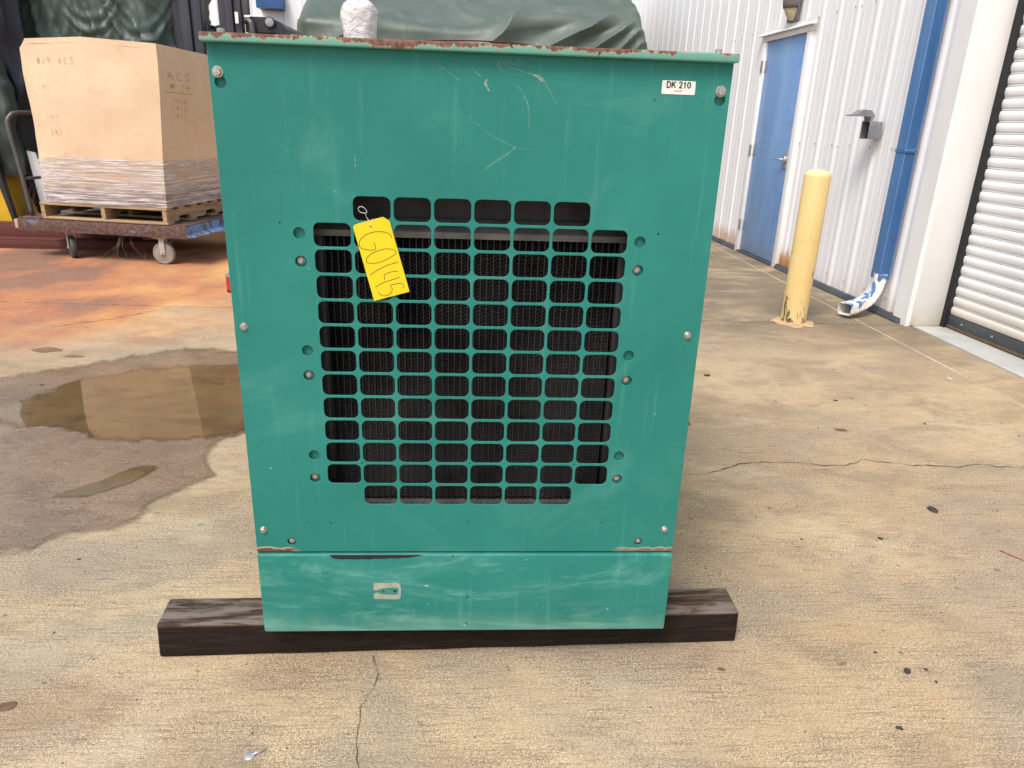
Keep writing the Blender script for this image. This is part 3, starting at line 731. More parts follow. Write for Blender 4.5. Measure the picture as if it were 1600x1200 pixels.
box('door_lining', .10, .12, 5.5, 6.9, 0, 2.3, 'cavity_dark', bld, 0)
# base flashing
for a, c in ((3.50, DR-.01), (DL+.01, 13.4)):
    mk('base_flashing', [(-.055, a, .012), (-.055, c, .012), (-.034, c, .045), (-.034, a, .045), (.01, a, .045), (.01, c, .045), (.01, a, 0), (.01, c, 0), (-.055, a, 0), (-.055, c, 0)],
       [(0, 1, 2, 3), (3, 2, 5, 4), (4, 5, 7, 6), (6, 7, 9, 8), (8, 9, 1, 0), (0, 3, 4, 6, 8), (1, 2, 5, 7, 9)], 'base_flashing', bld)
# screws
sc0 = mk('wall_screw', *(lambda v, f: (v, f))([(0, .009*math.cos(a), .009*math.sin(a)) for a in [i*math.pi/3 for i in range(6)]]+[(-.008, .006*math.cos(a), .006*math.sin(a)) for a in [i*math.pi/3 for i in range(6)]],
      [(i, (i+1) % 6, 6+(i+1) % 6, 6+i) for i in range(6)]+[(6, 7, 8, 9, 10, 11)]), 'screw_grey', bld)
first = True
for z in (1.21, 2.29, .14):
    for k in range(-5, 16):
        for d in ((-.05, .05) if k % 3 == 0 else (.055,)):
            t = 4.95+k*.305+d
            if (DR-.04 < t < DL+.04 and z < 2.25) or t < 3.5: continue
            if first: sc0.location = (-.0035, t, z); first = False
            else: dup(sc0, bld, (-.0035, t, z+random.uniform(-.008, .008)))
# personnel door with frame
dr = empty('service_door', (0, 0, 0)); dr.parent = bld
box('door_leaf', -.012, .033, 5.742, 6.662, .028, 2.178, 'door_blue', dr, .003)
for a, c in ((5.655, 5.742), (6.662, 6.755)): box('door_frame', -.040, .06, a, c, 0, 2.178, 'trim_white', dr, .004)
box('door_frame', -.040, .06, 5.655, 6.755, 2.180, 2.232, 'trim_white', dr, .004)
mk('drip_cap', [(-.03, 5.59, 2.262), (-.03, 6.83, 2.262), (-.075, 6.83, 2.240), (-.075, 5.59, 2.240), (-.075, 5.59, 2.230), (-.075, 6.83, 2.230), (-.03, 6.83, 2.234), (-.03, 5.59, 2.234), (-.03, 5.59, 2.29), (-.03, 6.83, 2.29), (-.026, 5.59, 2.29), (-.026, 6.83, 2.29), (-.026, 5.59, 2.234), (-.026, 6.83, 2.234)],
   [(0, 1, 2, 3), (3, 2, 5, 4), (4, 5, 6, 7), (0, 8, 9, 1), (8, 10, 11, 9), (10, 12, 13, 11), (12, 7, 6, 13), (3, 4, 7, 0), (2, 1, 6, 5)], 'trim_white', dr)
box('threshold', -.05, .05, 5.745, 6.66, 0, .022, 'base_flashing', dr, .003)
for z in (1.94, 1.10, .30):
    h = boxes('hinge', [(-.047, -.041, 6.655, 6.70, z-.057, z+.057), (-.0165, -.0125, 6.62, 6.660, z-.057, z+.057)], 'metal_grey', dr, .001)
    lathe('hinge_knuckle', [(.0075, z-.058), (.0075, z+.058)], 'metal_grey', h, 10, loc=(-.046, 6.664, 0))
hd = box('lock_plate', -.020, -.0122, 5.795, 5.865, .955, 1.13, 'chrome', dr, .002)
lathe('handle_rose', [(.030, -.046), (.034, -.03), (.034, -.0202)], 'chrome', hd, 20, 'X', (0, 5.83, 1.045))
tube('handle_lever', smoothline([(-.045, 5.83, 1.045), (-.072, 5.84, 1.045), (-.076, 5.88, 1.044), (-.076, 5.95, 1.042)], 5), .010, 'chrome', hd)
# jamb return, corner trim, guide and roller shutter
mk('corner_trim', [(-.036, 3.60, 0), (-.036, 3.44, 0), (.0, 3.44, 0), (0, 3.60, 0), (-.036, 3.60, 3.1), (-.036, 3.44, 3.1), (0, 3.44, 3.1), (0, 3.60, 3.1)], [(0, 1, 5, 4), (1, 2, 6, 5), (2, 3, 7, 6), (3, 0, 4, 7), (4, 5, 6, 7), (0, 3, 2, 1)], 'trim_white', bld)
box('jamb_panel', .0005, .232, 3.436, 3.52, .005, 3.1, 'jamb_offwhite', bld, .003)
box('jamb_panel', -.03, .29, .05, .2, .005, 3.1, 'jamb_offwhite', bld, .003)
box('shutter_guide', .2325, .305, 3.40, 3.52, .005, 3.1, 'rubber_black', bld, .003)
box('shutter_guide', .2325, .305, .2, .26, .005, 3.1, 'rubber_black', bld, .003)
sh = empty('roller_shutter', (0, 0, 0)); sh.parent = bld
SP, X0 = .0733, .268
pr_ = [(.010, .0), (.002, .004), (.0, .010), (-.003, .022), (-.0045, .034), (-.003, .046), (.0, .056), (.006, .060), (.010, .0615), (.0105, .0640), (.004, .0655), (.003, .0685), (.005, .0715), (.010, .0733)]
vs = []; fs = []
for t in (.26, 3.405): vs += [(x, t, z) for x, z in pr_]
n_ = len(pr_); fs = [(i, i+1, n_+i+1, n_+i) for i in range(n_-1)]
s0 = mk('slat', vs, fs, 'slat_white', sh, True); s0.location = (X0, 0, .10)
for i in range(1, 41): dup(s0, sh, (X0, 0, .10+SP*i))
box('bottom_bar', X0-.010, X0+.02, .262, 3.403, .030, .0985, 'base_flashing', sh, .004); box('rubber_seal', X0-.014, X0+.02, .262, 3.403, .0045, .0295, 'leaf_brown', sh, .006)
for t in (3.25, 2.95, 2.65, 2.35, 2.05): lathe('bar_bolt', [(.007, -.016), (.009, -.010)], 'steel_bolt', sh, 8, 'X', (X0, t, .065))
# wall lamp over the door
lamp = empty('wall_lamp', wp(-.033, 6.09, 2.30), TH); tag(lamp, 'bronze wall lamp with cream lens above the blue door', 'lamp')
def halfdome(name, z0, z1, f, mat, parent, back=0):
    vs = []; fs = []; nz, na = 12, 18
    for i in range(nz+1):
        z = z0+(z1-z0)*i/nz; rx, rt = f(z)
        for j in range(na+1):
            a = math.pi*j/na; vs.append((-rx*math.sin(a)-back, rt*math.cos(a), z))
    for i in range(nz):
        for j in range(na): fs.append((i*(na+1)+j, i*(na+1)+j+1, (i+1)*(na+1)+j+1, (i+1)*(na+1)+j))
    for k in (0, nz): fs.append(tuple(k*(na+1)+j for j in range(na+1)))
    fs.append(tuple([i*(na+1) for i in range(nz+1)]+[i*(na+1)+na for i in range(nz, -1, -1)]))
    return mk(name, vs, fs, mat, parent, True)
el = lambda z: math.sqrt(max(.02, 1-((z-.20)/.20)**2)) if z < .20 else 1-.3*((z-.2)/.3)**2
halfdome('lamp_housing', .115, .46, lambda z: (.125*el(z), .115*el(z)), 'lamp_bronze', lamp)
halfdome('lamp_lens', .012, .1149, lambda z: (.112*el(z), .100*el(z)), 'lens_cream', lamp, .001)
box('back_plate', -.018, -.0005, -.112, .112, .0, .44, 'lamp_bronze', lamp, .005)
# open outlet cover
ob = empty('outlet_box', wp(-.030, 4.29, 1.275), TH); tag(ob, 'grey outlet box with its hinged hood flipped open', 'outlet box')
box('back_box', -.052, 0, -.058, .058, 0, .125, 'metal_grey', ob, .005)
boxes('cover_frame', [(-.105, -.053, -.058, -.052, -.004, .128), (-.105, -.053, .052, .058, -.004, .128), (-.105, -.053, -.052, .052, -.004, .002), (-.105, -.053, -.052, .052, .122, .128)], 'metal_grey', ob, .001)
box('socket_face', -.058, -.0525, -.051, .051, .003, .121, 'cavity_dark', ob, .001)
hv = [(-.085, .128), (-.070, .168), (-.105, .205), (-.165, .208), (-.215, .172), (-.255, .168), (-.255, .160), (-.205, .160), (-.105, .160), (-.095, .128)]
vs = [(x, t, z) for t in (-.05, .05) for x, z in hv]; n_ = len(hv)
mk('flip_hood', vs, [tuple(range(n_)), tuple(range(2*n_-1, n_-1, -1))]+[(i, (i+1) % n_, n_+(i+1) % n_, n_+i) for i in range(n_)], 'metal_grey', ob)
# downspout
ds = empty('downspout', wp(-.034, 3.80, .02), TH); tag(ds, 'blue ribbed downspout ending in a peeling white elbow', 'downspout')
def dsec(w, d, rib):
    # section (t, x): yard face smooth, near side ribbed
    p = [(w/2, 0), (w/2, -d+.006), (w/2-.006, -d), (-w/2+.006, -d), (-w/2, -d+.006)]
    for i in range(6):
        a = -d+.010+(d-.016)*i/6; s_ = (d-.016)/6
        p += [(-w/2, a), (-w/2+rib, a+s_*.25), (-w/2+rib, a+s_*.6), (-w/2, a+s_*.8)]
    p += [(-w/2, 0)]; return p
sec = dsec(.115, .085, .009); vs = []; n_ = len(sec)
for z in (.26, 4.85): vs += [(x, t, z) for t, x in sec]
mk('pipe', vs, [(i, (i+1) % n_, n_+(i+1) % n_, n_+i) for i in range(n_)]+[tuple(range(n_)), tuple(range(n_, 2*n_))], 'spout_blue', ds)
for z in (1.185, 3.6): boxes('strap', [(-.0895, 0, -.0625, .0625, z-.012, z-.003), (-.0895, 0, -.0625, .0625, z+.003, z+.012), (-.094, -.02, -.066, -.060, z-.004, z+.004)], 'spout_blue', ds, .001)
path = smoothline([(-.043, 0, .30), (-.045, 0, .24), (-.07, -.012, .165), (-.14, -.045, .095), (-.25, -.095, .062), (-.36, -.145, .050)], 6)
T = frame_of(path); vs = []; fs = []; sec2 = rrect(0, 0, .112, .088, .018, 3); n_ = len(sec2)
for i, (p, t) in enumerate(zip(path, T)):
    s_ = t.cross(Vector((.3, .95, 0))).normalized(); side = s_.cross(t).normalized(); k = 1.0-.045*(i % 2 == 0)*(6 < i < 26)
    for a, c in sec2: vs.append(p+side*a*k+s_*c*k)
for i in range(len(path)-1):
    for j in range(n_): fs.append((i*n_+j, i*n_+(j+1) % n_, (i+1)*n_+(j+1) % n_, (i+1)*n_+j))
el_o = mk('elbow', vs, fs, 'spout_peeling', ds)
md = el_o.modifiers.new('thickness', 'SOLIDIFY'); md.thickness = .0018; md.offset = -1
# bollard
bo = empty('bollard', (2.3538, 3.4927, 0)); tag(bo, 'yellow steel bollard with chipped paint standing by the blue door', 'bollard')
lathe('post', [(.0885, .0), (.0885, 1.030), (.0865, 1.036), (.080, 1.049), (.060, 1.062), (.030, 1.070), (.004, 1.0725)], 'bollard_yellow', bo, 40)
cl = lathe('foot_sealant', [(.150, .002), (.135, .007), (.095, .012), (.089, .013)], 'sealant', bo, 36)
for v in cl.data.vertices:
    d = Vector((v.co.x, v.co.y, 0)); v.co += d*(noise.noise(d*14)*.35 if d.length > .1 else 0)
# far building behind the tarps
fb = empty('metal_building', (0, 13.4, 0), math.pi/2+TH*.4); tag(fb, 'white ribbed metal building closing the yard behind the tarpaulins', 'building')
for i in range(-8, 24):
    a = 4.95+.915*i-5; sheet([(a-.01, a+.925, .02, 5.5)], -.0025*(i % 2), parent=fb)
box('building_roof', -.15, .6, -8, 22, 5.5, 5.56, 'trim_white', fb, .004)
bh = empty('wall_hood', (-3.62, 13.38, 3.06)); tag(bh, 'blue metal hood on the far white wall above the forklift', 'wall hood')
mk('hood', [(-.22, -.35, 0), (.22, -.35, 0), (.22, 0, 0), (-.22, 0, 0), (-.22, -.35, .14), (.22, -.35, .14), (.22, 0, .4), (-.22, 0, .4)], [(0, 1, 2, 3), (0, 4, 5, 1), (4, 7, 6, 5), (1, 5, 6, 2), (0, 3, 7, 4), (2, 6, 7, 3)], 'canopy_blue', bh)
box('panel_below', -.16, .16, -.07, -.012, -.34, -.005, 'trim_white', bh, .003)

# ------------------------------------------------------------------ cart, pallet, box
RZ = -math.radians(11); ca, sa = math.cos(RZ), math.sin(RZ)
cart = empty('platform_cart', (-2.47, 5.0, 0), RZ); tag(cart, 'rusty blue steel platform cart on casters carrying the pallet', 'cart')
CW, CD, CZ = 1.62, 1.35, .245
def channel(name, x0, x1, y0, z0, z1, mat, dirn):
    return boxes(name, [(x0, x1, y0, y0+.006, z0, z1), (x0, x1, y0+dirn*.0 + (.006 if dirn > 0 else -.05), y0+(.056 if dirn > 0 else 0), z0, z0+.006), (x0, x1, y0+(.006 if dirn > 0 else -.05), y0+(.056 if dirn > 0 else 0), z1-.006, z1)], mat, cart, .0012)
channel('front_rail', -CW, 0, 0, CZ, .350, 'cart_rail', 1); channel('rear_rail', -CW, 0, CD-.006, CZ, .350, 'cart_rail', -1)
mk('side_rail', [(0, .0, .350), (0, CD, .350), (-.006, CD, .350), (-.006, 0, .350), (0, 0, .29), (0, CD, .29), (.055, 0.02, .262), (.055, CD, .262), (.055, .02, .257), (.055, CD, .257), (-.006, 0, .257), (-.006, CD, .257)],
   [(0, 1, 2, 3), (0, 4, 5, 1), (4, 6, 7, 5), (6, 8, 9, 7), (8, 10, 11, 9), (3, 2, 11, 10), (0, 3, 10, 8, 6, 4), (1, 5, 7, 9, 11, 2)], 'cart_blue', cart)
box('side_rail', -CW, -CW+.006, .006, CD-.006, CZ, .350, 'cart_rail', cart, .001)
box('stake_pocket', .001, .05, .62, .70, .29, .40, 'cart_blue', cart, .004)
box('stake_pocket', -CW-.05, -CW-.001, .02, .12, .255, .335, 'sealant', cart, .004)
for i in range(7): box('deck_board', -CW+.01+i*.230, -CW+.01+i*.230+.222, .008, CD-.008, 0.3505, .3585, 'cart_rail', cart, .002)
def caster(x, y, ang, fork='caster_fork', wh='wheel_grey'):
    c = empty('caster', (x, y, 0), ang); c.parent = cart
    box('top_plate', -.065, .065, -.055, .055, CZ-.010, CZ-.0005, 'caster_fork', c, .002)
    boxes('fork', [(-.024, .024, -.034, -.028, .085, CZ-.016), (-.024, .024, .028, .034, .085, CZ-.016), (-.03, .03, -.034, .034, CZ-.022, CZ-.0105)], fork, c, .002)
    w = lathe('wheel', [(.030, -.024), (.078, -.020), (.083, -.024), (.093, -.020), (.098, -.010), (.098, .010), (.093, .020), (.083, .024), (.078, .020), (.030, .024)], wh, c, 32, 'Y', (0, 0, .098))
    lathe('hub_nut', [(.012, -.042), (.013, -.0345)], 'steel_bolt', w, 6, 'Y', (0, 0, .098))
caster(-.28, .07, .10); caster(-1.20, .10, math.radians(-42), wh='wheel_dark'); caster(-.16, CD-.16, -.1); caster(-1.4, CD-.12, .5, wh='wheel_dark')
hp = [(-CW+.06, .12, .3590), (-CW+.02, .12, .8), (-CW-.015, .12, 1.12), (-CW-.012, .15, 1.20), (-CW+.01, .22, 1.235), (-CW+.01, .5, 1.235), (-CW+.01, .80, 1.235), (-CW-.012, .88, 1.20), (-CW-.015, .9, 1.12), (-CW+.02, .9, .8), (-CW+.06, .9, .3590)]
hb = tube('push_handle', smoothline(hp, 5), .019, 'tube_grey', cart, 12); tube('handle_crossbar', [(-CW+.03, .135, .68), (-CW+.03, .885, .68)], .014, 'tube_grey', hb, 10)
pal = empty('wooden_pallet', (-2.63, 5.03, .3590), RZ); tag(pal, 'worn wooden pallet between the cart and the tall cardboard box', 'pallet')
PWd, PDp = 1.21, 1.22
for i in range(7):
    y = i*(PDp-.1)/6; box('top_board', -PWd+random.uniform(-.008, .008), random.uniform(-.008, .008), y, y+.1, .1205, .1385, 'pallet_wood', pal, .002)
for i in range(4):
    y = i*(PDp-.1)/3; box('bottom_board', -PWd+.02, random.uniform(-.008, .008), y, y+.1, 0, .0175, 'pallet_wood', pal, .002)
for x in (-.045, -PWd/2-.02, -PWd+.008):
    # notched stringer
    zz = [(0.003, .018), (.18, .018), (.20, .06), (.36, .06), (.38, .018), (.62, .018), (.64, .06), (.80, .06), (.82, .018), (1.217, .018), (1.217, .120), (.003, .120)]
    vs = [(xx, y, z) for xx in (x, x+.038) for y, z in zz]; n_ = len(zz)
    mk('stringer', vs, [tuple(range(n_)), tuple(range(2*n_-1, n_-1, -1))]+[(i, (i+1) % n_, n_+(i+1) % n_, n_+i) for i in range(n_)], 'pallet_wood_cross', pal)
bx_ = empty('cardboard_box', (-2.63, 5.03, .4980), RZ); tag(bx_, 'tall tan bulk cardboard box with handwriting, film wrapped at its foot', 'box')
BW, BD, BH = 1.15, 1.2, 1.325
bot = [(-BW, .03), (-1.02, .0), (-.52, .0), (0, .01), (.0, .6), (0, BD), (-.6, BD), (-BW, BD)]
topp = [(-1.24, .14), (-1.07, .0), (-.53, -.05), (.07, .03), (.10, .62), (.07, BD), (-.6, BD+.02), (-1.2, BD)]
tz = [1.255, 1.318, 1.335, 1.305, 1.285, 1.28, 1.3, 1.28]
def boxpt(k, f, h):
    """k: side index, f: 0..1 along it, h: 0..1 up"""
    j = (k+1) % 8; b_ = Vector((*bot[k], 0)).lerp(Vector((*bot[j], 0)), f); t_ = Vector((*topp[k], tz[k])).lerp(Vector((*topp[j], tz[j])), f)
    e = h*h*(3-2*h) if h < .75 else h*h*(3-2*h)
    p = b_.lerp(t_, e); p.z = t_.z*h
    out = Vector((b_.x+.575, b_.y-.6, 0)).normalized()
    p += out*(.035*math.sin(math.pi*min(1, h*1.15))*math.sin(math.pi*f)*(.6 if k in (1, 2) else .25) + noise.noise(p*2.6)*.014 + noise.noise(p*9)*.003)
    return p
def boxshell(name, h0, h1, nh, nf, off, mat, wr=0):
    vs = []; fs = []
    for k in range(8):
        b_ = len(vs)
        for i in range(nh+1):
            h = h0+(h1-h0)*i/nh
            for j in range(nf+1):
                p = boxpt(k, j/nf, h); q = Vector((p.x+.575, p.y-.6, 0)).normalized()
                w_ = noise.noise(Vector((p.x*3, p.y*3, p.z*45)))*wr
                if h1 < .5 and i == nh: p.z += noise.noise(p*7)*.012
                vs.append(p+q*(off+w_))
        for i in range(nh):
            for j in range(nf): a = b_+i*(nf+1)+j; fs.append((a, a+1, a+nf+2, a+nf+1))
    return mk(name, vs, fs, mat, bx_, True)
boxshell('card_wall', 0, 1, 30, 16, 0, 'cardboard')
mk('card_flap', [boxpt(k, 0, .97)+Vector((0, 0, 0)) for k in range(8)], [tuple(range(8))], 'cardboard', bx_)
boxshell('stretch_wrap', 0.004, .30, 50, 16, .009, 'stretch_film', .004)
def on_side(k, f, h):
    p = boxpt(k, f, h); e = .02
    n_ = (boxpt(k, f+e, h)-boxpt(k, f-e, h)).cross(Vector((0, 0, 1))).normalized()
    return p+n_*.004, n_
GL = {'#': [[(.25, 0), (.4, 1)], [(.6, 0), (.75, 1)], [(0, .35), (.95, .4)], [(.05, .68), (1, .72)]], '1': [[(.5, 1), (.45, 0)]], '9': [[(.85, .75), (.6, 1), (.2, .9), (.15, .6), (.5, .5), (.85, .75), (.8, .3), (.7, 0)]],
 'A': [[(0, 0), (.35, 1), (.75, .05)], [(.1, .45), (.65, .5)]], 'C': [[(.85, .9), (.45, 1), (.1, .6), (.15, .15), (.5, 0), (.85, .15)]], 'S': [[(.85, .95), (.4, 1), (.15, .75), (.5, .5), (.8, .3), (.5, 0), (.05, .1)]],
 '5': [[(.85, 1), (.25, 1), (.2, .6), (.6, .65), (.8, .3), (.5, 0), (.1, .1)]], '7': [[(.05, 1), (.9, 1), (.4, 0)]]}
def write(k, f0, z0, s, adv, size, w=.005, wide=.62):
    # f0 along side k, z0 height in metres above the box foot
    L = (Vector(topp[(k+1) % 8])-Vector(topp[k])).length; lines = []; nn = on_side(k, f0, z0/1.32)[1]
    for i, ch in enumerate(s):
        if ch == ' ': continue
        for st_ in GL[ch]:
            pts = [(f0+(i*adv+a*size*wide)/L, (z0+c*size)/1.32) for a, c in st_]; P = []
            for (fa, ha), (fb_, hb_) in zip(pts[:-1], pts[1:]):
                for q in range(4): P.append(on_side(k, fa+(fb_-fa)*q/4, ha+(hb_-ha)*q/4)[0])
            P.append(on_side(k, *pts[-1])[0]); lines.append(P)
    return ribbons('handwriting', lines, w, nn, 'ink_card', bx_)
b = NB('ink_card'); b.base((.11, .085, .065)); b.r(.8); b.alpha(.6); MAT['ink_card'] = b.mat
GL['-'] = [[(0, .5), (1, .45)]]
write(1, .16, 1.125, '#19', .050, .050, .0032); write(1, .56, 1.12, 'ACS', .055, .05, .0032)
write(1, .12, .93, '195', .045, .035, .002); write(1, .16, .86, '1', .045, .035, .002)
write(1, .14, .68, '195', .05, .05, .002); write(1, .16, .56, '197', .045, .055, .0032)
write(3, .18, 1.06, 'ACS', .115, .062, .0042, 1.5); write(3, .22, .985, '#', .1, .045, .004, 1.6); write(3, .47, .975, '19', .07, .055, .004, 1.0)
write(3, .10, .945, '-', .1, .03, .0035, 13)
write(3, .24, .87, '1959', .055, .036, .0032, 1.1); write(3, .26, .81, '1915', .055, .036, .0032, 1.1); write(3, .26, .75, '1917', .055, .036, .0032, 1.1)

# ------------------------------------------------------------------ tarpaulins
def drape(name, mat, x0, x1, y0, y1, zt, rot=0, loc=(0, 0, 0), folds=None, nx=150, nz=70, rad=.25, seed=0, parent=None, hem=.02, smooth=True):
    """closed cloth shell over a block: sides all round plus crown; folds(u, h, p) -> outward offset
       zt(x, y) is the height of the shoulder at a point of the plan"""
    per = []; ns = nx
    def plan(a):
        # rounded rectangle perimeter
        L = [(x0+rad, y0, x1-rad, y0), (x1-rad, y0, x1, y0+rad), (x1, y0+rad, x1, y1-rad), (x1, y1-rad, x1-rad, y1), (x1-rad, y1, x0+rad, y1), (x0+rad, y1, x0, y1-rad), (x0, y1-rad, x0, y0+rad), (x0, y0+rad, x0+rad, y0)]
        D = [math.hypot(c-a_, d-b_) for a_, b_, c, d in L]; s = (a % 1)*sum(D)
        for (a_, b_, c, d), q in zip(L, D):
            if s <= q: f = s/q; return Vector((a_+(c-a_)*f, b_+(d-b_)*f, 0)), Vector((d-b_, a_-c, 0)).normalized()
            s -= q
        return Vector((x0+rad, y0, 0)), Vector((0, -1, 0))
    cx, cy = (x0+x1)/2, (y0+y1)/2; vs = []; fs = []
    for i in range(nz+1):
        h = i/nz
        for j in range(ns):
            a = j/ns; p, n_ = plan(a); top = zt(p.x, p.y); z = hem+(top-hem)*h
            # shoulder rounding
            q = Vector((p.x, p.y, z)); r_ = max(0, h-.93)/.07
            q -= n_*(.12*r_*r_)
            q += n_*folds(a, h, q)
            vs.append(q)
    for i in range(nz):
        for j in range(ns): fs.append((i*ns+j, i*ns+(j+1) % ns, (i+1)*ns+(j+1) % ns, (i+1)*ns+j))
    # crown rings toward the middle
    prev = nz*ns; K = 10
    for k in range(1, K+1):
        f = k/K; b_ = len(vs)
        for j in range(ns):
            e = vs[nz*ns+j]; q = e.lerp(Vector((cx, cy, 0)), f*.97); q.z = zt(q.x, q.y)*min(1, f*3)+e.z*(1-min(1, f*3))+noise.noise(q*1.3)*.03*f
            vs.append(q)
        for j in range(ns): fs.append((prev+j, prev+(j+1) % ns, b_+(j+1) % ns, b_+j))
        prev = b_
    fs.append(tuple(prev+j for j in range(ns)))
    o = mk(name, vs, fs, mat, parent, smooth); o.location = loc; o.rotation_euler = (0, 0, rot)
    return o
rid = lambda v: 1-abs(2*(v-math.floor(v))-1)
def folds_left(a, h, p):
    w = p.x*1.0+noise.noise(p*.7)*.5
    long = (rid(w*2.2+p.z*.55)**2)*.10*(1-.25*h)
    fine = rid(w*4.5+p.z*1.9+noise.noise(p*1.1)*.8)**4*.05+rid(w*8-p.z*2.6+noise.noise(p*1.7))**4*.025
    # swags hanging between tie points
    sw = 0
    for xc, zc, ww in ((-3.98, 2.52, .42), (-3.52, 2.42, .34)):
        dx = (p.x-xc)/ww
        if abs(dx) < 1.2:
            lev = zc-.48*(1-dx*dx); sw += .05*math.exp(-((p.z-lev)/.035)**2)*(1-min(1, abs(dx)/1.2)**2)+.03*math.exp(-((p.z-lev-.13)/.03)**2)+.025*math.exp(-((p.z-lev+.10)/.025)**2)*(1-min(1, abs(dx)/1.2)**2)
    return long+fine+sw+noise.noise(p*1.6)*.03+noise.noise(p*6)*.003
lt = drape('tarpaulin', 'tarp_green', -5.0, -3.18, 7.1, 8.6, lambda x, y: 3.3+.1*math.sin(x*2), folds=folds_left, nx=260, nz=110)
tag(lt, 'dark green tarpaulin hanging in heavy folds behind the cardboard box', 'tarpaulin')
lt2 = drape('tarpaulin', 'tarp_black', -5.2, -4.55, 6.72, 7.02, lambda x, y: 2.9, folds=lambda a, h, p: rid(p.x*4+noise.noise(p*1.1))**2*.05+noise.noise(p*3)*.04, nx=110, nz=50, rad=.12)
tag(lt2, 'black plastic sheet hanging beside the green tarpaulin', 'plastic sheet')
lt3 = drape('tarpaulin', 'tarp_green', -5.05, -4.62, 6.30, 6.62, lambda x, y: 1.75-(x+4.62)*1.5, folds=lambda a, h, p: rid(p.x*5+p.z*1.3+noise.noise(p*2))**2*.05+noise.noise(p*5)*.04, nx=110, nz=50, rad=.1, hem=.62)
tag(lt3, 'crumpled green tarpaulin scrap draped over the yellow machine', 'tarpaulin')
def big_tarp():
    prof = [(9.05, .02+1.78*i/14) for i in range(15)]+[(9.05, 1.8+.6*i/70) for i in range(1, 71)]
    prof += [(9.05+.16*(1-math.cos(a)), 2.40+.13*math.sin(a)) for a in [math.pi/2*i/14 for i in range(1, 15)]]
    prof += [(9.21+1.5*i/26, 2.53+.75*(i/26)**.9) for i in range(1, 27)]+[(10.71+1.3*i/8, 3.28-.02*i) for i in range(1, 9)]+[(12.2, 3.0), (12.25, 2), (12.25, .02)]
    nx_ = 460; XA, XB = -2.33, 2.44; vs = []; fs = []; n_ = len(prof); P3 = [Vector((0, y, z)) for y, z in prof]; T_ = frame_of(P3)
    for i in range(nx_+1):
        f = i/nx_; x = XA+(XB-XA)*f
        el_ = max(0, (-2.33+.25)-x)/.25; er = max(0, x-(XB-.30))/.30
        dz = -.05*el_**2.5-.42*er**2.2; dy = .18*el_**3+.30*er**3
        lift = .10*max(0, min(1, (x-.2)/1.2))-.05*math.exp(-((x+.2)/.5)**2)+.03*math.sin(x*1.7)
        for k, (y, z) in enumerate(prof):
            g_ = min(1, z/2.4); p = Vector((x, y, z+(dz+lift)*g_)); p.y += dy if y < 10 else 0
            d = 0; fr = max(0, min(1, (9.5-y)/.35))
            dx, dzz = 2.30-x, 2.74-z
            ang = math.atan2(dzz, max(.02, dx+.25)); r_ = math.hypot(dx, dzz)
            d += rid(ang*4.6+noise.noise(p*.5)*.3)**1.6*.13*min(1, r_*1.3)*max(0, min(1, (1.9-dx)/.8))*fr
            d += rid(x*.52-z*1.0+noise.noise(p*.6)*.5)**3*.12*fr*max(0, min(1, (dx-.9)/.8))
            d += rid(x*.8+y*.9+noise.noise(p*.8)*.5)**5*.05*(1-fr)+rid(x*.45-y*.6+.4+noise.noise(p*.7)*.4)**6*.06*(1-fr)
            d += noise.noise(p*1.1)*.05+noise.noise(p*3)*.012
            t_ = T_[k]; nrm = Vector((0, -t_.z, t_.y)); e = (1-min(1, el_))*(1-.4*min(1, er))
            vs.append(p+nrm*d*e)
    for i in range(nx_):
        for k in range(n_-1): fs.append((i*n_+k, (i+1)*n_+k, (i+1)*n_+k+1, i*n_+k+1))
    fs += [tuple(range(n_)), tuple(range(nx_*n_, (nx_+1)*n_))]
    o = mk('tarpaulin', vs, fs, 'tarp_green_pale', None, True); o.data.set_sharp_from_angle(angle=math.radians(60)); return o
bt = big_tarp()
tag(bt, 'large grey green tarpaulin covering a machine behind the teal cabinet', 'tarpaulin')
gc = drape('machine_cover', 'cover_grey', -3.16, -2.78, 7.75, 8.2, lambda x, y: 2.26+.05*math.sin(x*9), folds=lambda a, h, p: rid(p.x*3+noise.noise(p*2))**2*.05+noise.noise(p*4)*.04, nx=110, nz=60, rad=.12)
tag(gc, 'grey fabric cover slumped behind the forklift mast', 'cover')

# ------------------------------------------------------------------ forklift behind the box
fk = empty('forklift', (-2.95, 7.35, 0)); tag(fk, 'yellow and black forklift with dark steel mast behind the teal cabinet', 'forklift')
def upright(x0, x1):
    n_ = 3; w = (x1-x0)/n_
    for i in range(n_):
        a = x0+i*w; boxes('mast_channel', [(a+.004, a+w-.004, -.06-.03*(i % 2), -.05-.03*(i % 2), .05, 3.6), (a+.004, a+.014, -.05, .06, .05, 3.6), (a+w-.014, a+w-.004, -.05, .06, .05, 3.6)], 'mast_steel', fk, .002)
upright(-.29, .035); upright(.215, .46)
box('mast_crossbar', -.29, .46, .062, .11, 2.95, 3.1, 'mast_steel', fk, .004); box('mast_crossbar', -.29, .46, .062, .11, .3, .45, 'mast_steel', fk, .004)
box('mast_bracket', .462, .53, -.04, .04, 2.30, 2.9, 'tube_grey', fk, .004)
box('warning_sticker', .400, .435, -.0925, -.0905, 2.20, 2.31, 'label_white', fk, 0)
tube('chain_hose', [(.01+.06, .0, .3), (.075, .0, 3.4)], .012, 'machine_black', fk, 8)
box('body', .50, 1.02, .12, 2.2, .45, 2.135, 'machine_yellow', fk, .03, 3); box('body', -.7, .4985, .45, 2.2, .45, 1.7, 'machine_yellow', fk, .03, 3)
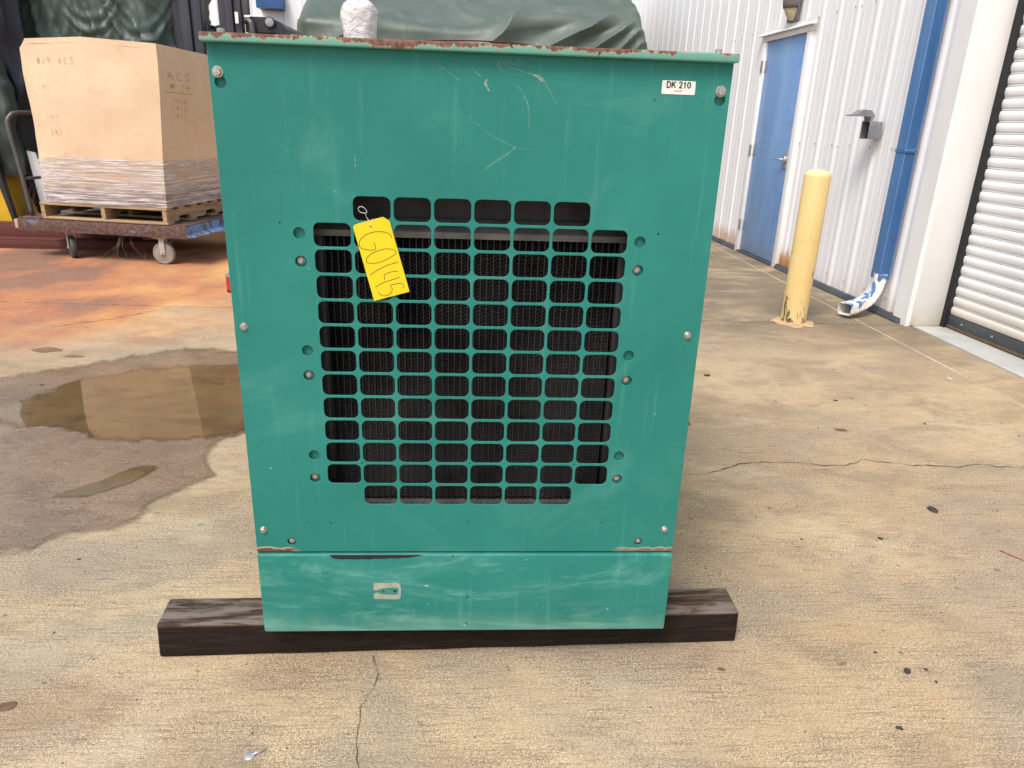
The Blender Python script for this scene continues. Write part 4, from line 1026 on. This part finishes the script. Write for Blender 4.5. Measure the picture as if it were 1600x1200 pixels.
cv = [(q[0], q[1]+.05) for q in [(.47, 2.08), (.47, 2.20), (.53, 2.235), (.72, 2.235), (.84, 2.195), (.91, 2.13), (.94, 2.05), (.94, 1.98), (.86, 1.98), (.83, 2.06), (.78, 2.086)]]
vs = [(x, y, z) for y in (.02, .9) for x, z in cv]; n_ = len(cv)
mk('fender', vs, [tuple(range(n_)), tuple(range(2*n_-1, n_-1, -1))]+[(i, (i+1) % n_, n_+(i+1) % n_, n_+i) for i in range(n_)], 'machine_black', fk)
hl = lathe('headlight', [(.052, .018), (.058, -.012), (.050, -.02)], 'machine_black', fk, 24, 'Y', (.74, 0, 2.232)); lathe('lens', [(.047, -.0205), (.040, -.027), (.012, -.030)], 'lamp_glass', hl, 24, 'Y', (.74, 0, 2.232))
tube('grey_hose', smoothline([(.555, -.01, 1.7), (.555, -.02, 2.05), (.55, -.02, 2.19), (.52, .0, 2.24), (.44, .02, 2.24)], 6), .032, 'tube_grey', fk, 12)
for x in (-.72, 1.0): 
    w = lathe('wheel', [(.12, -.12), (.30, -.12), (.34, -.07), (.34, .07), (.30, .12), (.12, .12)], 'tyre_black', fk, 28, 'X', (x, .9, .34)); lathe('rim', [(.115, -.09), (.115, .09)], 'machine_yellow', w, 20, 'X', (x, .9, .34))
    w = lathe('wheel', [(.12, -.12), (.30, -.12), (.34, -.07), (.34, .07), (.30, .12), (.12, .12)], 'tyre_black', fk, 28, 'X', (x, 1.9, .34)); lathe('rim', [(.115, -.09), (.115, .09)], 'machine_yellow', w, 20, 'X', (x, 1.9, .34))
# yellow machine at the left edge
ym = empty('yellow_lift_machine', (-4.72, 6.25, 0)); tag(ym, 'yellow machine body with black frame beside the loaded cart', 'machine')
yv = [(-.9, 0), (.04, 0), (.075, .05), (.06, .13), (-.02, .50), (-.06, .60), (-.9, .60)]
def prism(name, pv, y0, y1, mat, parent):
    n_ = len(pv); vs = [(x, y, z) for y in (y0, y1) for x, z in pv]
    return mk(name, vs, [tuple(range(n_)), tuple(range(2*n_-1, n_-1, -1))]+[(i, (i+1) % n_, n_+(i+1) % n_, n_+i) for i in range(n_)], mat, parent)
prism('body', [(x, z+.10) for x, z in yv], .0, .8, 'machine_yellow', ym)
prism('frame', [(-.055, .715), (-.005, .60), (.078, .16), (.105, .18), (.045, .62), (.05, .90), (-.01, 1.25), (-.07, 1.25)], -.03, .03, 'machine_black', ym)
box('frame_rail', -.9, -.008, -.03, .03, .72, .90, 'machine_black', ym, .01); box('bracket', -.9, .05, -.04, .04, .905, .93, 'sealant', ym, .004)
box('foot', -.9, .0, .1, .7, 0, .0995, 'machine_black', ym, .01)
for i, (y, z0, z1, xa, xb, lab) in enumerate(((5.72, 0, .095, -6.0, -2.95, 'rust red steel channel on the ground under the cart'), (6.02, 0, .20, -6.2, -3.3, 'taller rust red steel channel behind the low one under the cart'))):
    rb = empty('steel_channel', (xb, y, 0)); tag(rb, lab, 'steel beam')
    boxes('channel', [(xa-xb, 0, 0, .01, z0+.0125, z1-.0125), (xa-xb, 0, 0, .12, z1-.012, z1), (xa-xb, 0, 0, .12, z0, z0+.012)], 'red_steel', rb, .003)
    box('end_plate', .0005, .01, 0, .12, 0, z1, 'sealant', rb, .002)
wp_ = empty('white_panel', (-4.40, 6.55, 0)); tag(wp_, 'pale grey board leaning among the tarpaulins behind the cart', 'board')
prism('board', [(-.10, 0), (.08, 0), (-.09, .84), (-.17, .86)], .0, .03, 'trim_white', wp_)
# weeds and straw
def weed(loc, n, ht, sp, mat, label, nm, wd=.012):
    e = empty(nm, loc); tag(e, label, 'plant'); vs = []; fs = []
    for i in range(n):
        a = random.uniform(0, 6.28); r_ = random.uniform(.2, 1)*sp; h = ht*random.uniform(.5, 1); P = []
        for k in range(6): f = k/5; P.append(Vector((math.cos(a)*r_*f**1.6, math.sin(a)*r_*f**1.6, h*f*(1-.35*f*f))))
        s_ = Vector((-math.sin(a), math.cos(a), 0)); b_ = len(vs)
        for k, p in enumerate(P): w = wd*(1-abs(k/5-.4)*1.4); vs += [p+s_*w/2, p-s_*w/2]
        fs += [(b_+2*k, b_+2*k+1, b_+2*k+3, b_+2*k+2) for k in range(5)]
    mk('leaves', vs, fs, mat, e)
weed((-4.50, 6.32, 0), 46, .50, .22, 'leaf_green', 'green weed growing behind the yellow machine', 'weed_plant', .022)
weed((-4.60, 6.45, 0), 40, .95, .25, 'dry_straw', 'dry straw coloured weed behind the yellow machine', 'dry_weed', .006)
sg = empty('dry_grass', (-3.05, 5.16, 0)); tag(sg, 'wisp of dry grass hanging from the cart between its casters', 'dry grass'); L_ = []
for i in range(7):
    a = random.uniform(-.22, .12); L_.append(smoothline([(a*.3+random.uniform(-.02, .02), 0, .26), (a*.5, random.uniform(-.05, .02), .15), (a+random.uniform(-.08, .08), random.uniform(-.06, .06), random.uniform(.01, .10)), (a+random.uniform(-.2, .2), random.uniform(-.05, .05), random.uniform(.006, .03))], 5))
ribbons('stalks', L_, .0014, (0, 1, 0), 'dry_straw', sg)
# red cans peeking out on both sides of the cabinet
rc = empty('red_can', (-1.80, 4.12, 0)); tag(rc, 'small red can with grey lid left of the teal cabinet', 'can')
lathe('can', [(.078, .018), (.078, .118)], 'red_paint', rc, 24); lathe('lid', [(.081, .1185), (.081, .128), (.07, .136)], 'metal_grey', rc, 24); lathe('base_rim', [(.080, 0), (.080, .0178)], 'machine_black', rc, 24)
rs = box('red_stake', 1.575, 1.648, 3.43, 3.445, .001, .125, 'red_paint', None, .003); tag(rs, 'short red painted stake standing right of the teal cabinet', 'stake')
# ------------------------------------------------------------------ litter on the slab
def chip(name, x, y, s, mat, label, cat, group=None, flat=.35, el=1.4):
    bm = bmesh.new(); bmesh.ops.create_icosphere(bm, subdivisions=2, radius=1)
    for v in bm.verts: v.co *= 1+noise.noise(v.co*1.7+Vector((x*9, y*7, 0)))*.6; v.co = Vector((v.co.x*s*el, v.co.y*s, max(-.0, v.co.z*s*flat+s*flat*.5)))
    o = bmo(name, bm, mat); o.location = (x, y, .0005); o.rotation_euler = (0, 0, random.uniform(0, 3)); tag(o, label, cat, group)
for x, y, s in ((1.726, .776, .016), (1.141, -.055, .0085), (1.418, .578, .0075), (1.195, -.05, .004), (1.014, -.24, .006), (1.095, .016, .004), (1.337, 2.269, .014), (-2.114, 1.978, .008), (-.53, .205, .006), (-1.19, .46, .004), (1.136, .574, .004), (1.9, 1.9, .008), (2.2, 1.6, .006), (.95, 1.9, .007)):
    lab = {.016: 'largest flat dark stone chip lying this side of the long crack', .0085: 'oval black stone chip on the bare concrete with tiny specks round it'}.get(s, 'small dark stone chip lying on the open concrete')
    chip('stone_chip', x, y, s, 'stone_dark', lab, 'stone', 'dark chips scattered on the concrete')
for x, y, s in ((1.738, 1.517, .016), (.654, -.041, .006), (1.029, 1.575, .014)):
    chip('leaf_fragment', x, y, s, 'leaf_brown', 'brown dry leaf fragment lying on the open concrete', 'leaf', 'leaf fragments on the concrete', .12, 1.8)
chip('leaf_fragment', -1.06, -.137, .013, 'leaf_brown', 'curled dull brown leaf lying out from the end of the dark timber beam', 'leaf', None, .18, 1.8)
chip('stone_chip', 2.76, 2.274, .016, 'stone_pale', 'white flake lying near the roller shutter apron', 'stone', None, .2, 1.5)
rn = empty('roofing_nail', (-.466, -.287, .0005)); tag(rn, 'silver washer headed nail lying on the concrete', 'nail')
lathe('washer', [(.0115, 0), (.0115, .0016), (.006, .004)], 'chrome', rn, 20); tube('shank', [(.004, 0, .004), (.030, .014, .003)], .0021, 'chrome', rn, 8)
rw = tube('red_strand', [(1.792, .503, .002), (1.812, .473, .002), (1.86, .40, .002), (1.95, .29, .002)], .0016, 'red_paint', None, 6); tag(rw, 'thin red plastic strand lying on the concrete', 'strand')
# loose grit, nobody could count it
vs = []; fs = []
for i in range(2600):
    x = random.uniform(-2.6, 2.9); y = random.uniform(-.6, 4.5)
    if -.78 < x < .75 and 0 < y < .18: continue
    s = random.choice((.0012, .0016, .0022, .003)) * (1 if random.random() < .96 else 1.8); a = random.uniform(0, 6.3); b_ = len(vs)
    for k in range(4): vs.append((x+s*math.cos(a+k*1.57)*random.uniform(.6, 1.3), y+s*math.sin(a+k*1.57)*random.uniform(.6, 1.3), .0006))
    vs.append((x, y, .0006+s*.8)); fs += [(b_+k, b_+(k+1) % 4, b_+4) for k in range(4)]
gr = mk('grit', vs, fs, 'stone_dark'); gr['kind'] = 'stuff'; gr['label'] = 'fine dark grit scattered over the concrete'
